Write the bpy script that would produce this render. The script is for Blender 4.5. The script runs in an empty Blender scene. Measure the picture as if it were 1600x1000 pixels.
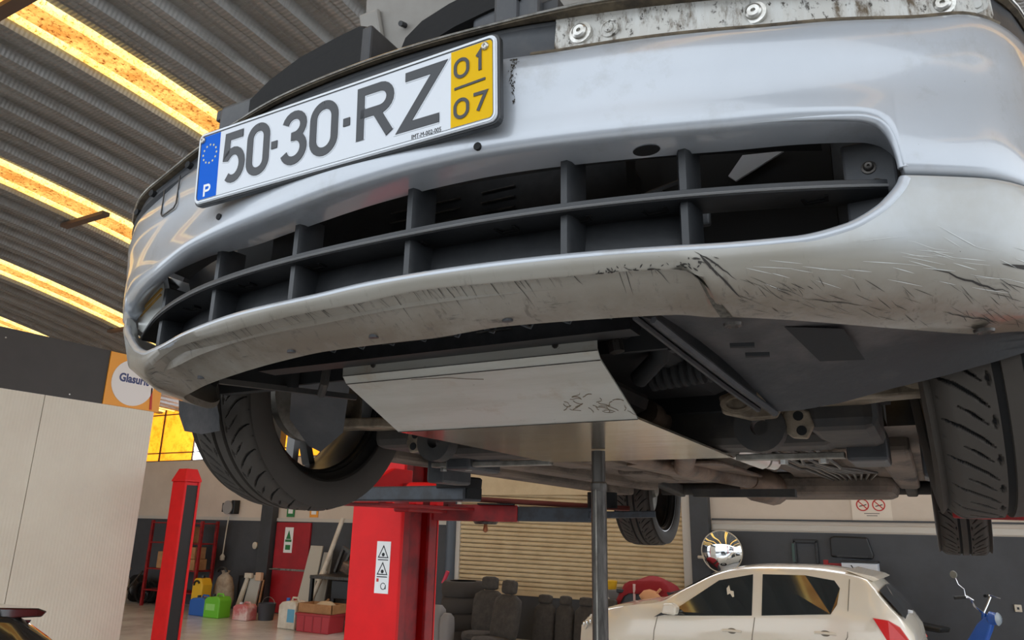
import bpy, math, random
from math import sin, cos, pi, radians as R
from mathutils import Vector, Matrix
random.seed(7)
S = bpy.context.scene
COL = S.collection
# ------------------------------------------------------------------ camera
EYE = 1.88                       # height of the phone above the floor
CZ = EYE + 0.446                 # height of the lower edge of the lifted car's plate
cam_d = bpy.data.cameras.new('camera'); cam = bpy.data.objects.new('camera', cam_d); COL.objects.link(cam)
cam_d.sensor_width = 36; cam_d.lens = 36 * 1140.6 / 1600; cam_d.clip_start = 0.02; cam_d.clip_end = 300
cam.matrix_world = (Matrix.Translation((0.6234, -0.6403, EYE)) @ Matrix.Rotation(R(29.28), 4, 'Z')
                    @ Matrix.Rotation(R(90 + 15.689), 4, 'X') @ Matrix.Rotation(R(1.169), 4, 'Z'))
S.camera = cam
# ------------------------------------------------------------------ sky and exposure
w = bpy.data.worlds.new('World'); S.world = w; w.use_nodes = True
bg = w.node_tree.nodes['Background']; bg.inputs[0].default_value = (0.86, 0.93, 1.0, 1); bg.inputs[1].default_value = 2.6
S.view_settings.view_transform = 'Standard'; S.view_settings.look = 'None'
S.view_settings.exposure = -0.18; S.view_settings.gamma = 1; S.view_settings.use_curve_mapping = False

# ------------------------------------------------------------------ helpers
def lin(c):
    c = c / 255.0
    return c / 12.92 if c <= 0.04045 else ((c + 0.055) / 1.055) ** 2.4
def rgb(r, g, b): return (lin(r), lin(g), lin(b), 1)
def mat(name, col, rough=0.5, metal=0.0, col2=None, scale=8, thr=(0.4, 0.65), stretch=(1, 1, 1), bump=0, bscale=60,
        coat=0, emit=0, spec=0.5, detail=6, trans=0, ior=1.45):
    m = bpy.data.materials.new(name); m.use_nodes = True
    nt = m.node_tree; b = nt.nodes['Principled BSDF']
    b.inputs['Base Color'].default_value = rgb(*col); b.inputs['Roughness'].default_value = rough
    b.inputs['Metallic'].default_value = metal; b.inputs['Coat Weight'].default_value = coat
    b.inputs['Coat Roughness'].default_value = 0.06
    b.inputs['Specular IOR Level'].default_value = spec
    if trans: b.inputs['Transmission Weight'].default_value = trans; b.inputs['IOR'].default_value = ior
    tc = nt.nodes.new('ShaderNodeTexCoord'); mp = nt.nodes.new('ShaderNodeMapping'); mp.inputs['Scale'].default_value = stretch
    nt.links.new(tc.outputs['Object'], mp.inputs[0])
    if col2:
        n = nt.nodes.new('ShaderNodeTexNoise'); n.inputs['Scale'].default_value = scale; n.inputs['Detail'].default_value = detail
        n.inputs['Roughness'].default_value = 0.65
        nt.links.new(mp.outputs[0], n.inputs['Vector'])
        r = nt.nodes.new('ShaderNodeValToRGB'); r.color_ramp.elements[0].position = thr[0]; r.color_ramp.elements[1].position = thr[1]
        r.color_ramp.elements[0].color = rgb(*col); r.color_ramp.elements[1].color = rgb(*col2)
        nt.links.new(n.outputs['Fac'], r.inputs[0]); nt.links.new(r.outputs[0], b.inputs['Base Color'])
        if emit: nt.links.new(r.outputs[0], b.inputs['Emission Color'])
    if emit:
        b.inputs['Emission Strength'].default_value = emit
        if not col2: b.inputs['Emission Color'].default_value = rgb(*col)
    if bump:
        n2 = nt.nodes.new('ShaderNodeTexNoise'); n2.inputs['Scale'].default_value = bscale; n2.inputs['Detail'].default_value = 4
        bp = nt.nodes.new('ShaderNodeBump'); bp.inputs['Strength'].default_value = bump; bp.inputs['Distance'].default_value = 0.01
        nt.links.new(mp.outputs[0], n2.inputs['Vector']); nt.links.new(n2.outputs['Fac'], bp.inputs['Height'])
        nt.links.new(bp.outputs[0], b.inputs['Normal'])
    return m
def mix_layer(m, col, scale, thr, stretch=(1, 1, 1), axis=None, rng=None, vor=False, maxf=1.0, rot=(0, 0, 0)):
    """adds a noise layer of dirt / scratches / painted shade to a material, optionally limited to a range of object x/y/z"""
    nt = m.node_tree; b = nt.nodes['Principled BSDF']; inp = b.inputs['Base Color']
    tc = nt.nodes.new('ShaderNodeTexCoord'); mp = nt.nodes.new('ShaderNodeMapping')
    mp.inputs['Scale'].default_value = stretch; mp.inputs['Rotation'].default_value = rot
    nt.links.new(tc.outputs['Object'], mp.inputs[0])
    if vor:
        n = nt.nodes.new('ShaderNodeTexVoronoi'); n.inputs['Scale'].default_value = scale; out = n.outputs['Distance']
    else:
        n = nt.nodes.new('ShaderNodeTexNoise'); n.inputs['Scale'].default_value = scale; n.inputs['Detail'].default_value = 7
        n.inputs['Roughness'].default_value = 0.7; out = n.outputs['Fac']
    nt.links.new(mp.outputs[0], n.inputs['Vector'])
    mr = nt.nodes.new('ShaderNodeMapRange'); mr.inputs[1].default_value = thr[0]; mr.inputs[2].default_value = thr[1]
    mr.inputs[4].default_value = maxf
    nt.links.new(out, mr.inputs[0]); fac = mr.outputs[0]
    if axis:
        sx = nt.nodes.new('ShaderNodeSeparateXYZ'); nt.links.new(tc.outputs['Object'], sx.inputs[0])
        for ax, (r0, r1) in zip(axis, rng):
            m2 = nt.nodes.new('ShaderNodeMapRange'); m2.inputs[1].default_value = r0; m2.inputs[2].default_value = r1
            nt.links.new(sx.outputs['XYZ'.index(ax)], m2.inputs[0])
            mu = nt.nodes.new('ShaderNodeMath'); mu.operation = 'MULTIPLY'
            nt.links.new(fac, mu.inputs[0]); nt.links.new(m2.outputs[0], mu.inputs[1]); fac = mu.outputs[0]
    mx = nt.nodes.new('ShaderNodeMix'); mx.data_type = 'RGBA'
    nt.links.new(fac, mx.inputs[0])
    if inp.is_linked: nt.links.new(inp.links[0].from_socket, mx.inputs[6])
    else: mx.inputs[6].default_value = inp.default_value
    mx.inputs[7].default_value = rgb(*col); nt.links.new(mx.outputs[2], inp)
    return m

class MB:
    def __init__(s): s.v = []; s.f = []
    def add(s, vs, fs):
        o = len(s.v); s.v += [tuple(p) for p in vs]; s.f += [tuple(i + o for i in f) for f in fs]; return s
    def box(s, x0, x1, y0, y1, z0, z1):
        return s.add([(x, y, z) for x in (x0, x1) for y in (y0, y1) for z in (z0, z1)],
                     [(0, 1, 3, 2), (4, 6, 7, 5), (0, 4, 5, 1), (2, 3, 7, 6), (0, 2, 6, 4), (1, 5, 7, 3)])
    def obox(s, c, size, rot):
        """box with centre c, full size, euler rotation"""
        m = Matrix.Rotation(rot[2], 3, 'Z') @ Matrix.Rotation(rot[1], 3, 'Y') @ Matrix.Rotation(rot[0], 3, 'X')
        h = [a / 2 for a in size]
        vs = [Vector(c) + m @ Vector((i * h[0], j * h[1], k * h[2])) for i in (-1, 1) for j in (-1, 1) for k in (-1, 1)]
        return s.add(vs, [(0, 1, 3, 2), (4, 6, 7, 5), (0, 4, 5, 1), (2, 3, 7, 6), (0, 2, 6, 4), (1, 5, 7, 3)])
    def beam(s, a, b, wd, ht, up=(0, 0, 1)):
        a = Vector(a); b = Vector(b); d = (b - a).normalized(); sd = d.cross(Vector(up)).normalized(); u = sd.cross(d)
        vs = [p + sd * (i * wd / 2) + u * (j * ht / 2) for p in (a, b) for i in (-1, 1) for j in (-1, 1)]
        return s.add(vs, [(0, 1, 3, 2), (4, 6, 7, 5), (0, 4, 5, 1), (2, 3, 7, 6), (0, 2, 6, 4), (1, 5, 7, 3)])
    def tube(s, path, r, n=10, cap=True):
        P = [Vector(p) for p in path]; k = len(P); rr = r if isinstance(r, (list, tuple)) else [r] * k
        up = Vector((0, 0, 1)); vs = []; prev = None
        for i, p in enumerate(P):
            d = (P[min(i + 1, k - 1)] - P[max(i - 1, 0)]).normalized()
            if prev is None:
                a = d.cross(up) if abs(d.dot(up)) < 0.95 else d.cross(Vector((1, 0, 0)))
            else: a = prev - d * prev.dot(d)
            a.normalize(); prev = a; b = d.cross(a)
            vs += [p + (a * cos(2 * pi * j / n) + b * sin(2 * pi * j / n)) * rr[i] for j in range(n)]
        fs = [(i * n + j, i * n + (j + 1) % n, (i + 1) * n + (j + 1) % n, (i + 1) * n + j) for i in range(k - 1) for j in range(n)]
        if cap: fs += [tuple(range(n))[::-1], tuple(range((k - 1) * n, k * n))]
        return s.add(vs, fs)
    def grid(s, rows, closed=False):
        n = len(rows[0]); vs = [p for r in rows for p in r]; m = n if closed else n - 1
        return s.add(vs, [(i * n + j, i * n + (j + 1) % n, (i + 1) * n + (j + 1) % n, (i + 1) * n + j) for i in range(len(rows) - 1) for j in range(m)])
    def prism(s, pts, fn, a, b):
        """polygon pts (2d) swept from depth a to b; fn(u, v, d) -> point"""
        n = len(pts); vs = [fn(u, v, a) for u, v in pts] + [fn(u, v, b) for u, v in pts]
        return s.add(vs, [tuple(range(n))[::-1], tuple(range(n, 2 * n))] + [(i, (i + 1) % n, n + (i + 1) % n, n + i) for i in range(n)])
    def lathe(s, prof, n, fn):
        """prof: (axial, radius) list, fn(axial, a, b)"""
        rows = [[fn(x, r * cos(2 * pi * j / n), r * sin(2 * pi * j / n)) for j in range(n)] for x, r in prof]
        return s.grid(rows, True)
    def ribbon(s, pts, wd, fn, d0, d1):
        """flat stroke of width wd along 2d polyline, thickness d0..d1, mitred"""
        n = len(pts); L = []; Rr = []
        for i, p in enumerate(pts):
            p = Vector(p); a = (p - Vector(pts[i - 1])) if i else None; b = (Vector(pts[i + 1]) - p) if i < n - 1 else None
            a = a.normalized() if a else b.normalized(); b = b.normalized() if b else a
            t = (a + b)
            t = t.normalized() if t.length > 1e-6 else a
            nn = Vector((-t.y, t.x)); c = max(0.35, nn.dot(Vector((-a.y, a.x))))
            L.append(p + nn * wd / 2 / c); Rr.append(p - nn * wd / 2 / c)
        vs = [fn(p.x, p.y, d) for d in (d0, d1) for q in (L, Rr) for p in q]
        fs = []
        for i in range(n - 1):
            fs += [(2 * n + i, 2 * n + i + 1, 3 * n + i + 1, 3 * n + i), (i, n + i, n + i + 1, i + 1),
                   (i, i + 1, 2 * n + i + 1, 2 * n + i), (n + i, 3 * n + i, 3 * n + i + 1, n + i + 1)]
        fs += [(0, 2 * n, 3 * n, n), (n - 1, 2 * n - 1, 4 * n - 1, 3 * n - 1)]
        return s.add(vs, fs)
    def build(s, name, m, parent=None, smooth=False, bevel=0, label=None, sub=0, kind=None):
        me = bpy.data.meshes.new(name); me.from_pydata(s.v, [], s.f); me.validate(); me.update()
        import bmesh
        bm = bmesh.new(); bm.from_mesh(me); bmesh.ops.recalc_face_normals(bm, faces=bm.faces); bm.to_mesh(me); bm.free()
        return link(name, me, m, parent, smooth, bevel, label, sub, kind)
def link(name, me, m, parent=None, smooth=False, bevel=0, label=None, sub=0, kind=None):
    o = bpy.data.objects.new(name, me); COL.objects.link(o)
    if m is not None and not me.materials: me.materials.append(m)
    if parent: o.parent = parent
    if smooth:
        for p in me.polygons: p.use_smooth = True
        if smooth != 'all': me.set_sharp_from_angle(angle=R(smooth if smooth is not True else 40))
    if bevel:
        b = o.modifiers.new('bevel', 'BEVEL'); b.width = bevel; b.segments = 2; b.limit_method = 'ANGLE'; b.angle_limit = R(35)
    if sub:
        u = o.modifiers.new('sub', 'SUBSURF'); u.levels = sub; u.render_levels = sub
    if label: o['label'] = label
    if kind: o['kind'] = kind
    return o
def tag(o, label, cat, group=None, kind=None):
    o['label'] = label; o['category'] = cat
    if group: o['group'] = group
    if kind: o['kind'] = kind
    return o
def thing(name, loc, label, cat, group=None, rz=0):
    o = bpy.data.objects.new(name, None); COL.objects.link(o); o.location = loc; o.rotation_euler = (0, 0, rz); o.empty_display_size = 0.1
    return tag(o, label, cat, group)
def B(*a): return MB().box(*a)
def text(name, body, size, m, fn_mat, parent, extrude=0.0006, sx=1.0, off=0.0, align='CENTER'):
    cu = bpy.data.curves.new(name, 'FONT'); cu.body = body; cu.size = size; cu.extrude = extrude; cu.offset = off
    cu.align_x = align; cu.align_y = 'CENTER'; cu.resolution_u = 3
    t = bpy.data.objects.new(name, cu); COL.objects.link(t)
    dg = bpy.context.evaluated_depsgraph_get(); me = bpy.data.meshes.new_from_object(t.evaluated_get(dg))
    bpy.data.objects.remove(t)
    me.transform(fn_mat @ Matrix.Diagonal((sx, 1, 1, 1)))
    me.materials.clear()
    return link(name, me, m, parent)
def interp(tab):
    tab = sorted(tab)
    def f(x):
        if x <= tab[0][0]: return tab[0][1]
        for (a, b), (c, d) in zip(tab, tab[1:]):
            if x <= c: return b + (d - b) * (x - a) / (c - a)
        return tab[-1][1]
    return f
def smooth_interp(tab):
    """monotone cubic interpolation"""
    tab = sorted(tab); xs = [t[0] for t in tab]; ys = [t[1] for t in tab]; n = len(xs)
    d = [(ys[i + 1] - ys[i]) / (xs[i + 1] - xs[i]) for i in range(n - 1)]
    ms = [d[0]] + [0 if d[i - 1] * d[i] <= 0 else 2 * d[i - 1] * d[i] / (d[i - 1] + d[i]) for i in range(1, n - 1)] + [d[-1]]
    def f(x):
        if x <= xs[0]: return ys[0]
        if x >= xs[-1]: return ys[-1]
        i = max(j for j in range(n - 1) if xs[j] <= x); h = xs[i + 1] - xs[i]; t = (x - xs[i]) / h
        return (ys[i] * (2 * t**3 - 3 * t * t + 1) + ys[i + 1] * (3 * t * t - 2 * t**3) + h * (ms[i] * (t**3 - 2 * t * t + t) + ms[i + 1] * (t**3 - t * t)))
    return f
def sst(a, b, x):
    t = min(1, max(0, (x - a) / (b - a))); return t * t * (3 - 2 * t)
def circ(n, r, cx=0, cy=0, a0=0, a1=2 * pi, ends=False):
    k = n - 1 if ends else n
    return [(cx + r * cos(a0 + (a1 - a0) * i / k), cy + r * sin(a0 + (a1 - a0) * i / k)) for i in range(n)]
XZ = lambda y0: (lambda u, v, d: (u, y0 + d, v))      # polygon in the xz plane, swept along y
YZ = lambda u, v, d: (d, u, v)
XY = lambda u, v, d: (u, v, d)
def rrect(w, h, r, n=5):
    p = []
    for cx, cy, a in ((w / 2 - r, h / 2 - r, 0), (-w / 2 + r, h / 2 - r, pi / 2), (-w / 2 + r, -h / 2 + r, pi), (w / 2 - r, -h / 2 + r, 1.5 * pi)):
        p += circ(n, r, cx, cy, a, a + pi / 2, True)
    return p
# ------------------------------------------------------------------ materials
paint = mat('silver paint', (176, 181, 188), 0.32, 0.25, coat=0.7, col2=(170, 175, 182), scale=3)
mix_layer(paint, (70, 70, 70), 140, (0.715, 0.74))
mix_layer(paint, (120, 112, 100), 9, (0.55, 0.8), maxf=0.5)
paint_low = mat('scuffed shaded silver paint', (176, 179, 180), 0.42, 0.15, coat=0.35, col2=(160, 158, 152), scale=5)
mix_layer(paint_low, (134, 128, 116), 3, (0.1, 0.35), axis='Z', rng=[(-0.150, -0.176)], maxf=0.85)  # dirt and the shade of downward faces painted in, deeper lower down
mix_layer(paint_low, (98, 84, 68), 5, (0.3, 0.62), axis='Z', rng=[(-0.180, -0.212)], maxf=0.85)
mix_layer(paint_low, (60, 54, 48), 30, (0.60, 0.68), stretch=(0.6, 1, 4), axis='Z', rng=[(-0.18, -0.215)], rot=(0, R(24), 0), maxf=0.8)
mix_layer(paint_low, (84, 76, 68), 60, (0.58, 0.66), stretch=(1.6, 0.6, 0.4), axis='Z', rng=[(-0.17, -0.205)], rot=(0, R(-18), 0), maxf=0.7)
mix_layer(paint_low, (62, 60, 58), 130, (0.70, 0.73))
flange_m = mat('dirty white flange', (188, 186, 180), 0.6, 0)
mix_layer(flange_m, (92, 78, 60), 26, (0.5, 0.62), stretch=(1.6, 1, 0.5))
mix_layer(flange_m, (52, 44, 36), 120, (0.56, 0.64), stretch=(1, 1, 0.6))
mix_layer(flange_m, (196, 196, 192), 11, (0.52, 0.6), stretch=(2.2, 1, 0.3))
lip_m = mat('weathered lip', (104, 92, 74), 0.7, 0.1, col2=(62, 54, 44), scale=40)
black_pl = mat('black plastic', (40, 41, 44), 0.5, 0, col2=(56, 56, 58), scale=12, bump=0.05)
grey_pl = mat('dark grey plastic', (66, 68, 72), 0.5, 0, col2=(84, 84, 84), scale=14, thr=(0.45, 0.75), bump=0.05)
dusty_pl = mat('dusty black plastic', (34, 34, 36), 0.6, 0, col2=(84, 77, 75), scale=4, thr=(0.44, 0.72), bump=0.1)
foam = mat('black foam', (20, 20, 21), 0.85, 0, bump=0.1)
dark = mat('dark cavity', (14, 14, 15), 0.8)  # near-black that stands for shade in holes, recesses and the engine bay
fin_m = mat('radiator fins', (22, 22, 24), 0.5, 0.4, col2=(34, 34, 36), scale=40)
alu = mat('brushed aluminium', (178, 177, 170), 0.42, 0.35, col2=(168, 165, 156), scale=4, stretch=(1, 6, 6), bump=0.04, bscale=20)
mix_layer(alu, (150, 128, 100), 7, (0.56, 0.75), maxf=0.7)
mix_layer(alu, (92, 80, 66), 45, (0.66, 0.74), maxf=0.8)
alu_low = mat('polished aluminium', (205, 198, 184), 0.16, 0.9, col2=(190, 176, 152), scale=5, stretch=(1, 4, 1), bump=0.02, bscale=14)
steel = mat('galvanised steel', (150, 146, 138), 0.45, 0.7, col2=(112, 106, 98), scale=20)
steel_dk = mat('dark oiled steel', (86, 82, 78), 0.4, 0.7, col2=(52, 48, 44), scale=12, stretch=(6, 6, 1))
under_m = mat('dusty underbody', (84, 74, 66), 0.85, 0, col2=(124, 108, 94), scale=4, thr=(0.35, 0.7), bump=0.3, bscale=25, stretch=(1, 0.4, 1))
mix_layer(under_m, (40, 36, 33), 9, (0.5, 0.68), stretch=(1, 0.3, 1))
sub_m = mat('black subframe', (38, 36, 35), 0.7, 0, col2=(62, 56, 50), scale=9)
cast = mat('cast aluminium', (142, 128, 110), 0.6, 0.4, col2=(96, 84, 70), scale=18, bump=0.2)
exh = mat('exhaust heat stained', (120, 98, 82), 0.55, 0.5, col2=(78, 66, 58), scale=9, bump=0.15)
rubber = mat('tyre rubber', (58, 53, 48), 0.75, 0, col2=(62, 57, 52), scale=6, bump=0.04, bscale=90, spec=0.3)
rubber_dk = mat('black rubber', (24, 23, 23), 0.8, 0, spec=0.3)
rim_in = mat('dark rim barrel', (46, 45, 45), 0.3, 0.7, col2=(70, 64, 58), scale=5)
rim_out = mat('rim spokes', (120, 118, 116), 0.35, 0.8)
brass = mat('copper pipe', (150, 90, 56), 0.4, 0.7)
chrome = mat('chrome', (225, 225, 225), 0.12, 1.0)
zinc = mat('zinc screw', (205, 203, 198), 0.3, 0.85, col2=(160, 156, 148), scale=60)
white_pl = mat('white plate', (208, 212, 218), 0.4, 0, coat=0.2)
glyph_m = mat('plate characters', (52, 54, 58), 0.4, 0, spec=.4)
blue_m = mat('plate blue', (0, 92, 200), 0.55, 0, spec=.1)
yel_m = mat('plate yellow', (222, 176, 0), 0.55, 0, spec=.15)
star_m = mat('plate stars', (226, 220, 150), 0.5)
frame_m = mat('plate frame', (38, 40, 43), 0.35)
frame_l = mat('plate edge', (196, 200, 204), 0.3, 0.3)
glass = mat('lamp glass', (215, 228, 232), 0.08, 0, trans=0.6, coat=0.5)
glass_dk = mat('dark window glass', (34, 40, 42), 0.05, 0, coat=1.0, spec=0.8)
red_m = mat('lift red', (228, 14, 18), 0.55, 0, col2=(214, 12, 16), scale=4, spec=.35)
red_dk = mat('carriage red', (150, 12, 16), 0.5, 0, col2=(104, 10, 12), scale=9)
arm_m = mat('dark steel arm', (56, 60, 66), 0.45, 0.3, col2=(46, 46, 48), scale=14, thr=(0.45, 0.6))
slot_m = mat('near black slot', (24, 17, 16), 0.6)  # near-black brown for the slots of column and post
white_st = mat('white sticker', (236, 236, 234), 0.5)
black_ink = mat('black ink', (22, 22, 22), 0.6)
red_ink = mat('red ink', (196, 52, 44), 0.6)
roof_m = mat('galvanised roof sheet', (146, 145, 142), 0.42, 0.3, col2=(128, 126, 122), scale=2.2, stretch=(1, 0.2, 1))
mix_layer(roof_m, (98, 92, 84), 5, (0.55, 0.72), stretch=(1.4, 0.15, 1), maxf=0.7)
purlin_m = mat('rusty bracket', (96, 74, 58), 0.7)
# ------------------------------------------------------------------ setting
concrete = mat('workshop floor', (214, 214, 212), 0.2, 0, col2=(194, 193, 190), scale=1.6, bump=0.03, bscale=30)
mix_layer(concrete, (130, 124, 116), 0.7, (0.52, 0.75), maxf=0.5)
wall_dk = mat('anthracite wall paint', (70, 72, 76), 0.6, 0, col2=(62, 63, 66), scale=1.5)
mix_layer(wall_dk, (150, 148, 146), 9, (0.735, 0.75))
wall_cr = mat('cream wall paint', (214, 200, 184), 0.7, 0, col2=(204, 190, 174), scale=1.2)
trim_m = mat('pale trim', (196, 190, 180), 0.5)
pillar_m = mat('pillar paint', (62, 64, 68), 0.55, 0, col2=(54, 56, 58), scale=3)
pipe_m = mat('blue grey downpipe', (78, 86, 96), 0.45)
panel_m = mat('cream sandwich panel', (222, 214, 198), 0.5, 0, col2=(214, 204, 188), scale=1.0)
fascia_m = mat('dark fascia', (64, 60, 58), 0.6, 0, col2=(58, 55, 53), scale=2)
orange_m = mat('sign orange', (240, 160, 52), 0.5)
cream_sh = mat('cream shutter slat', (210, 188, 150), 0.5, 0, col2=(196, 172, 134), scale=3)
door_red = mat('red steel door', (172, 20, 32), 0.5, 0, col2=(150, 18, 28), scale=2)
def skylight(name, base, dirt, strength, scale, spots=(196, 140, 70)):
    m = bpy.data.materials.new(name); m.use_nodes = True; nt = m.node_tree; nt.nodes.clear()
    out = nt.nodes.new('ShaderNodeOutputMaterial'); em = nt.nodes.new('ShaderNodeEmission'); tr = nt.nodes.new('ShaderNodeBsdfTranslucent')
    ad = nt.nodes.new('ShaderNodeAddShader'); tc = nt.nodes.new('ShaderNodeTexCoord')
    def ramp(sc, det, p0, p1, c0, c1):
        n = nt.nodes.new('ShaderNodeTexNoise'); n.inputs['Scale'].default_value = sc; n.inputs['Detail'].default_value = det
        n.inputs['Roughness'].default_value = 0.75
        nt.links.new(tc.outputs['Object'], n.inputs['Vector'])
        r = nt.nodes.new('ShaderNodeValToRGB'); r.color_ramp.elements[0].position = p0; r.color_ramp.elements[1].position = p1
        r.color_ramp.elements[0].color = c0; r.color_ramp.elements[1].color = c1
        nt.links.new(n.outputs['Fac'], r.inputs[0]); return r
    a = ramp(scale, 6, 0.35, 0.62, rgb(*base), rgb(*dirt)); b = ramp(scale * 9, 5, 0.5, 0.66, (1, 1, 1, 1), rgb(*spots))
    mx = nt.nodes.new('ShaderNodeMix'); mx.data_type = 'RGBA'; mx.blend_type = 'MULTIPLY'; mx.inputs[0].default_value = 1
    nt.links.new(a.outputs[0], mx.inputs[6]); nt.links.new(b.outputs[0], mx.inputs[7])
    nt.links.new(mx.outputs[2], em.inputs[0]); nt.links.new(mx.outputs[2], tr.inputs[0]); em.inputs[1].default_value = strength
    nt.links.new(em.outputs[0], ad.inputs[0]); nt.links.new(tr.outputs[0], ad.inputs[1]); nt.links.new(ad.outputs[0], out.inputs[0])
    return m
sky_m = skylight('grimy translucent roof strip', (226, 164, 84), (176, 112, 48), 0.55, 3.0, (120, 72, 30))
edge_m = skylight('clean translucent rail', (255, 232, 150), (250, 206, 110), 0.9, 5.0)
win_m = skylight('yellow translucent window', (240, 186, 76), (232, 172, 60), 0.75, 0.6, (236, 220, 200))
day_m = skylight('real and added white pane', (244, 246, 250), (236, 240, 246), 3.2, 0.6, (250, 250, 250))  # shared by one real pane and the added glowing ones

WY = 11.35           # back wall
o = MB().add([(-22, -2.2, 0), (14, -2.2, 0), (14, 14, 0), (-22, 14, 0)], [(0, 1, 2, 3)]).build('floor', concrete)
tag(o, 'pale worn concrete workshop floor', 'floor', kind='structure')
yd = MB().add([(-60, -60, -.01), (60, -60, -.01), (60, -2.2, -.01), (-60, -2.2, -.01)], [(0, 1, 2, 3)]).build('unseen_yard', mat('yard asphalt', (92, 90, 88), .9, 0, col2=(76, 74, 72), scale=3)); tag(yd, 'unseen asphalt yard outside the open front, dark to cut bounced light', 'ground', kind='structure')  # unseen ground, darkened so less light bounces up under the car
# back wall: anthracite below, cream above, translucent band on top, yellow with added white panes
wb = B(-20, 7.6, WY, WY + 0.2, 0, 1.86).build('wall_back', wall_dk); tag(wb, 'back wall, anthracite below and cream above', 'wall', kind='structure')
B(-20, 7.6, WY + 0.01, WY + 0.2, 1.86, 3.24).build('upper_wall', wall_cr, wb)
for i in range(22):
    x = -20 + i * 1.25
    B(x + 0.015, x + 1.235, WY + 0.05, WY + 0.07, 3.26, 4.7).build('translucent_pane', day_m if -15.2 < x < -14.7 or x > -9.5 else win_m, wb)  # panes hidden behind the car are added white and glowing to brighten the hall
    B(x - 0.015, x + 0.015, WY + 0.02, WY + 0.09, 3.24, 4.7).build('glazing_bar', purlin_m, wb)
for z in (3.25, 3.45, 4.42): B(-20, 7.5, WY + 0.02, WY + 0.06, z - 0.012, z + 0.012).build('glazing_rail', purlin_m, wb)
o = B(-20, -7.2, WY - 0.03, WY, 1.86, 1.93).build('trim_1', trim_m); tag(o, 'pale horizontal wall trim left of the shutter', 'trim', kind='structure')
o = B(-2.4, 7.6, WY - 0.03, WY, 1.88, 1.96).build('trim_2', trim_m); tag(o, 'pale horizontal wall trim right of the shutter', 'trim', kind='structure')
B(-2.4, 7.6, WY - 0.05, WY, 2.02, 2.045).build('dark_rail', wall_dk, o)  # thin rail in the dark wall colour, above the trim
o = B(-12.2, -11.86, WY - 0.18, WY, 0, 4.3).build('trim_3', pillar_m, bevel=0.01); tag(o, 'grey wall pillar left of the red door', 'pillar', kind='structure')
o = B(-2.71, -2.42, WY - 0.18, WY, 0, 4.3).build('trim_4', pillar_m, bevel=0.01); tag(o, 'grey wall pillar right of the cream shutter', 'pillar', kind='structure')
o = MB().tube([(-7.24, WY - 0.12, 0), (-7.24, WY - 0.12, 4.3)], 0.1, 14).build('downpipe', pipe_m, smooth=True); tag(o, 'blue grey downpipe left of the shutter', 'pipe')
# red steel door
d = B(-11.83, -10.84, WY - 0.05, WY, 0.02, 1.84).build('door_1', door_red, bevel=0.006); tag(d, 'red steel door in the back wall', 'door', kind='structure')
B(-11.81, -10.86, WY - 0.062, WY - 0.05, 0.86, 0.90).build('push_bar', steel, d, bevel=0.004)
MB().tube([(-11.98, WY - 0.10, 0.87), (-11.6, WY - 0.10, 0.89)], 0.016, 8).build('door_handle', zinc, d, smooth=True)
s = B(-11.55, -11.31, WY - 0.058, WY - 0.05, 1.22, 1.74).build('door_sign', white_st, d)
grn = mat('exit green', (40, 120, 62), 0.5)
MB().prism([(-11.5, 1.5), (-11.36, 1.5), (-11.43, 1.68)], XZ(WY), -0.062, -0.058).build('arrow', grn, s)
B(-11.52, -11.34, WY - 0.062, WY - 0.058, 1.44, 1.49).build('arrow_stem', grn, s)
B(-11.5, -11.36, WY - 0.062, WY - 0.058, 1.28, 1.38).build('pictogram', grn, s)
# roller shutter
sh = thing('door_2', (0, 0, 0), 'cream roller shutter between the grey pillars', 'shutter'); sh['kind'] = 'structure'
n = 22
for i in range(n):
    z0 = 0.78 + i * 0.078
    t = 0.16 * i / n                                    # the curtain hangs slightly askew
    pr = [(0.0, 0.0), (-0.028, 0.012), (-0.034, 0.04), (-0.022, 0.062), (0.0, 0.070)]
    MB().grid([[(x, WY - 0.05 + a, z0 + b - t * (x + 7.1) / 4.3) for a, b in pr] for x in (-7.08, -4.95, -2.83)]).build('slat', cream_sh, sh, smooth='all')
B(-7.08, -2.83, WY - 0.07, WY - 0.03, 0.70, 0.79).build('bottom_rail', cream_sh, sh, bevel=0.008)
B(-7.16, -7.06, WY - 0.11, WY, 0, 2.9).build('guide_rail', trim_m, sh, bevel=0.008)
B(-2.86, -2.72, WY - 0.11, WY, 0, 2.9).build('guide_rail', trim_m, sh, bevel=0.008)
B(-7.08, -2.83, WY - 0.04, WY - 0.005, 0, 0.75).build('kick_panel', wall_dk, sh)
B(-7.08, -2.83, WY - 0.14, WY, 2.4, 2.8).build('roller_box', cream_sh, sh, bevel=0.01)

# left partition: cream sandwich panels with a dark fascia above
PX = -7.5
nt = panel_m.node_tree; tcn = nt.nodes.new('ShaderNodeTexCoord'); wv = nt.nodes.new('ShaderNodeTexWave'); wv.bands_direction = 'Y'
wv.inputs['Scale'].default_value = 9; wv.inputs['Distortion'].default_value = 0; bp = nt.nodes.new('ShaderNodeBump')
bp.inputs['Strength'].default_value = 0.3; bp.inputs['Distance'].default_value = 0.006
nt.links.new(tcn.outputs['Object'], wv.inputs[0]); nt.links.new(wv.outputs['Fac'], bp.inputs['Height'])
nt.links.new(bp.outputs[0], nt.nodes['Principled BSDF'].inputs['Normal'])
wl = B(PX - 0.09, PX - 0.03, -0.9, 4.97, 0, 3.12).build('wall_left', trim_m); tag(wl, 'cream panel partition wall on the left', 'wall', kind='structure')
y = 4.99
for wd in (1.30, 1.15, 1.15, 1.15, 1.15):
    B(PX - 0.03, PX, y - wd + 0.004, y - 0.004, 0.0, 3.12).build('panel', panel_m, wl); y -= wd
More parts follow.
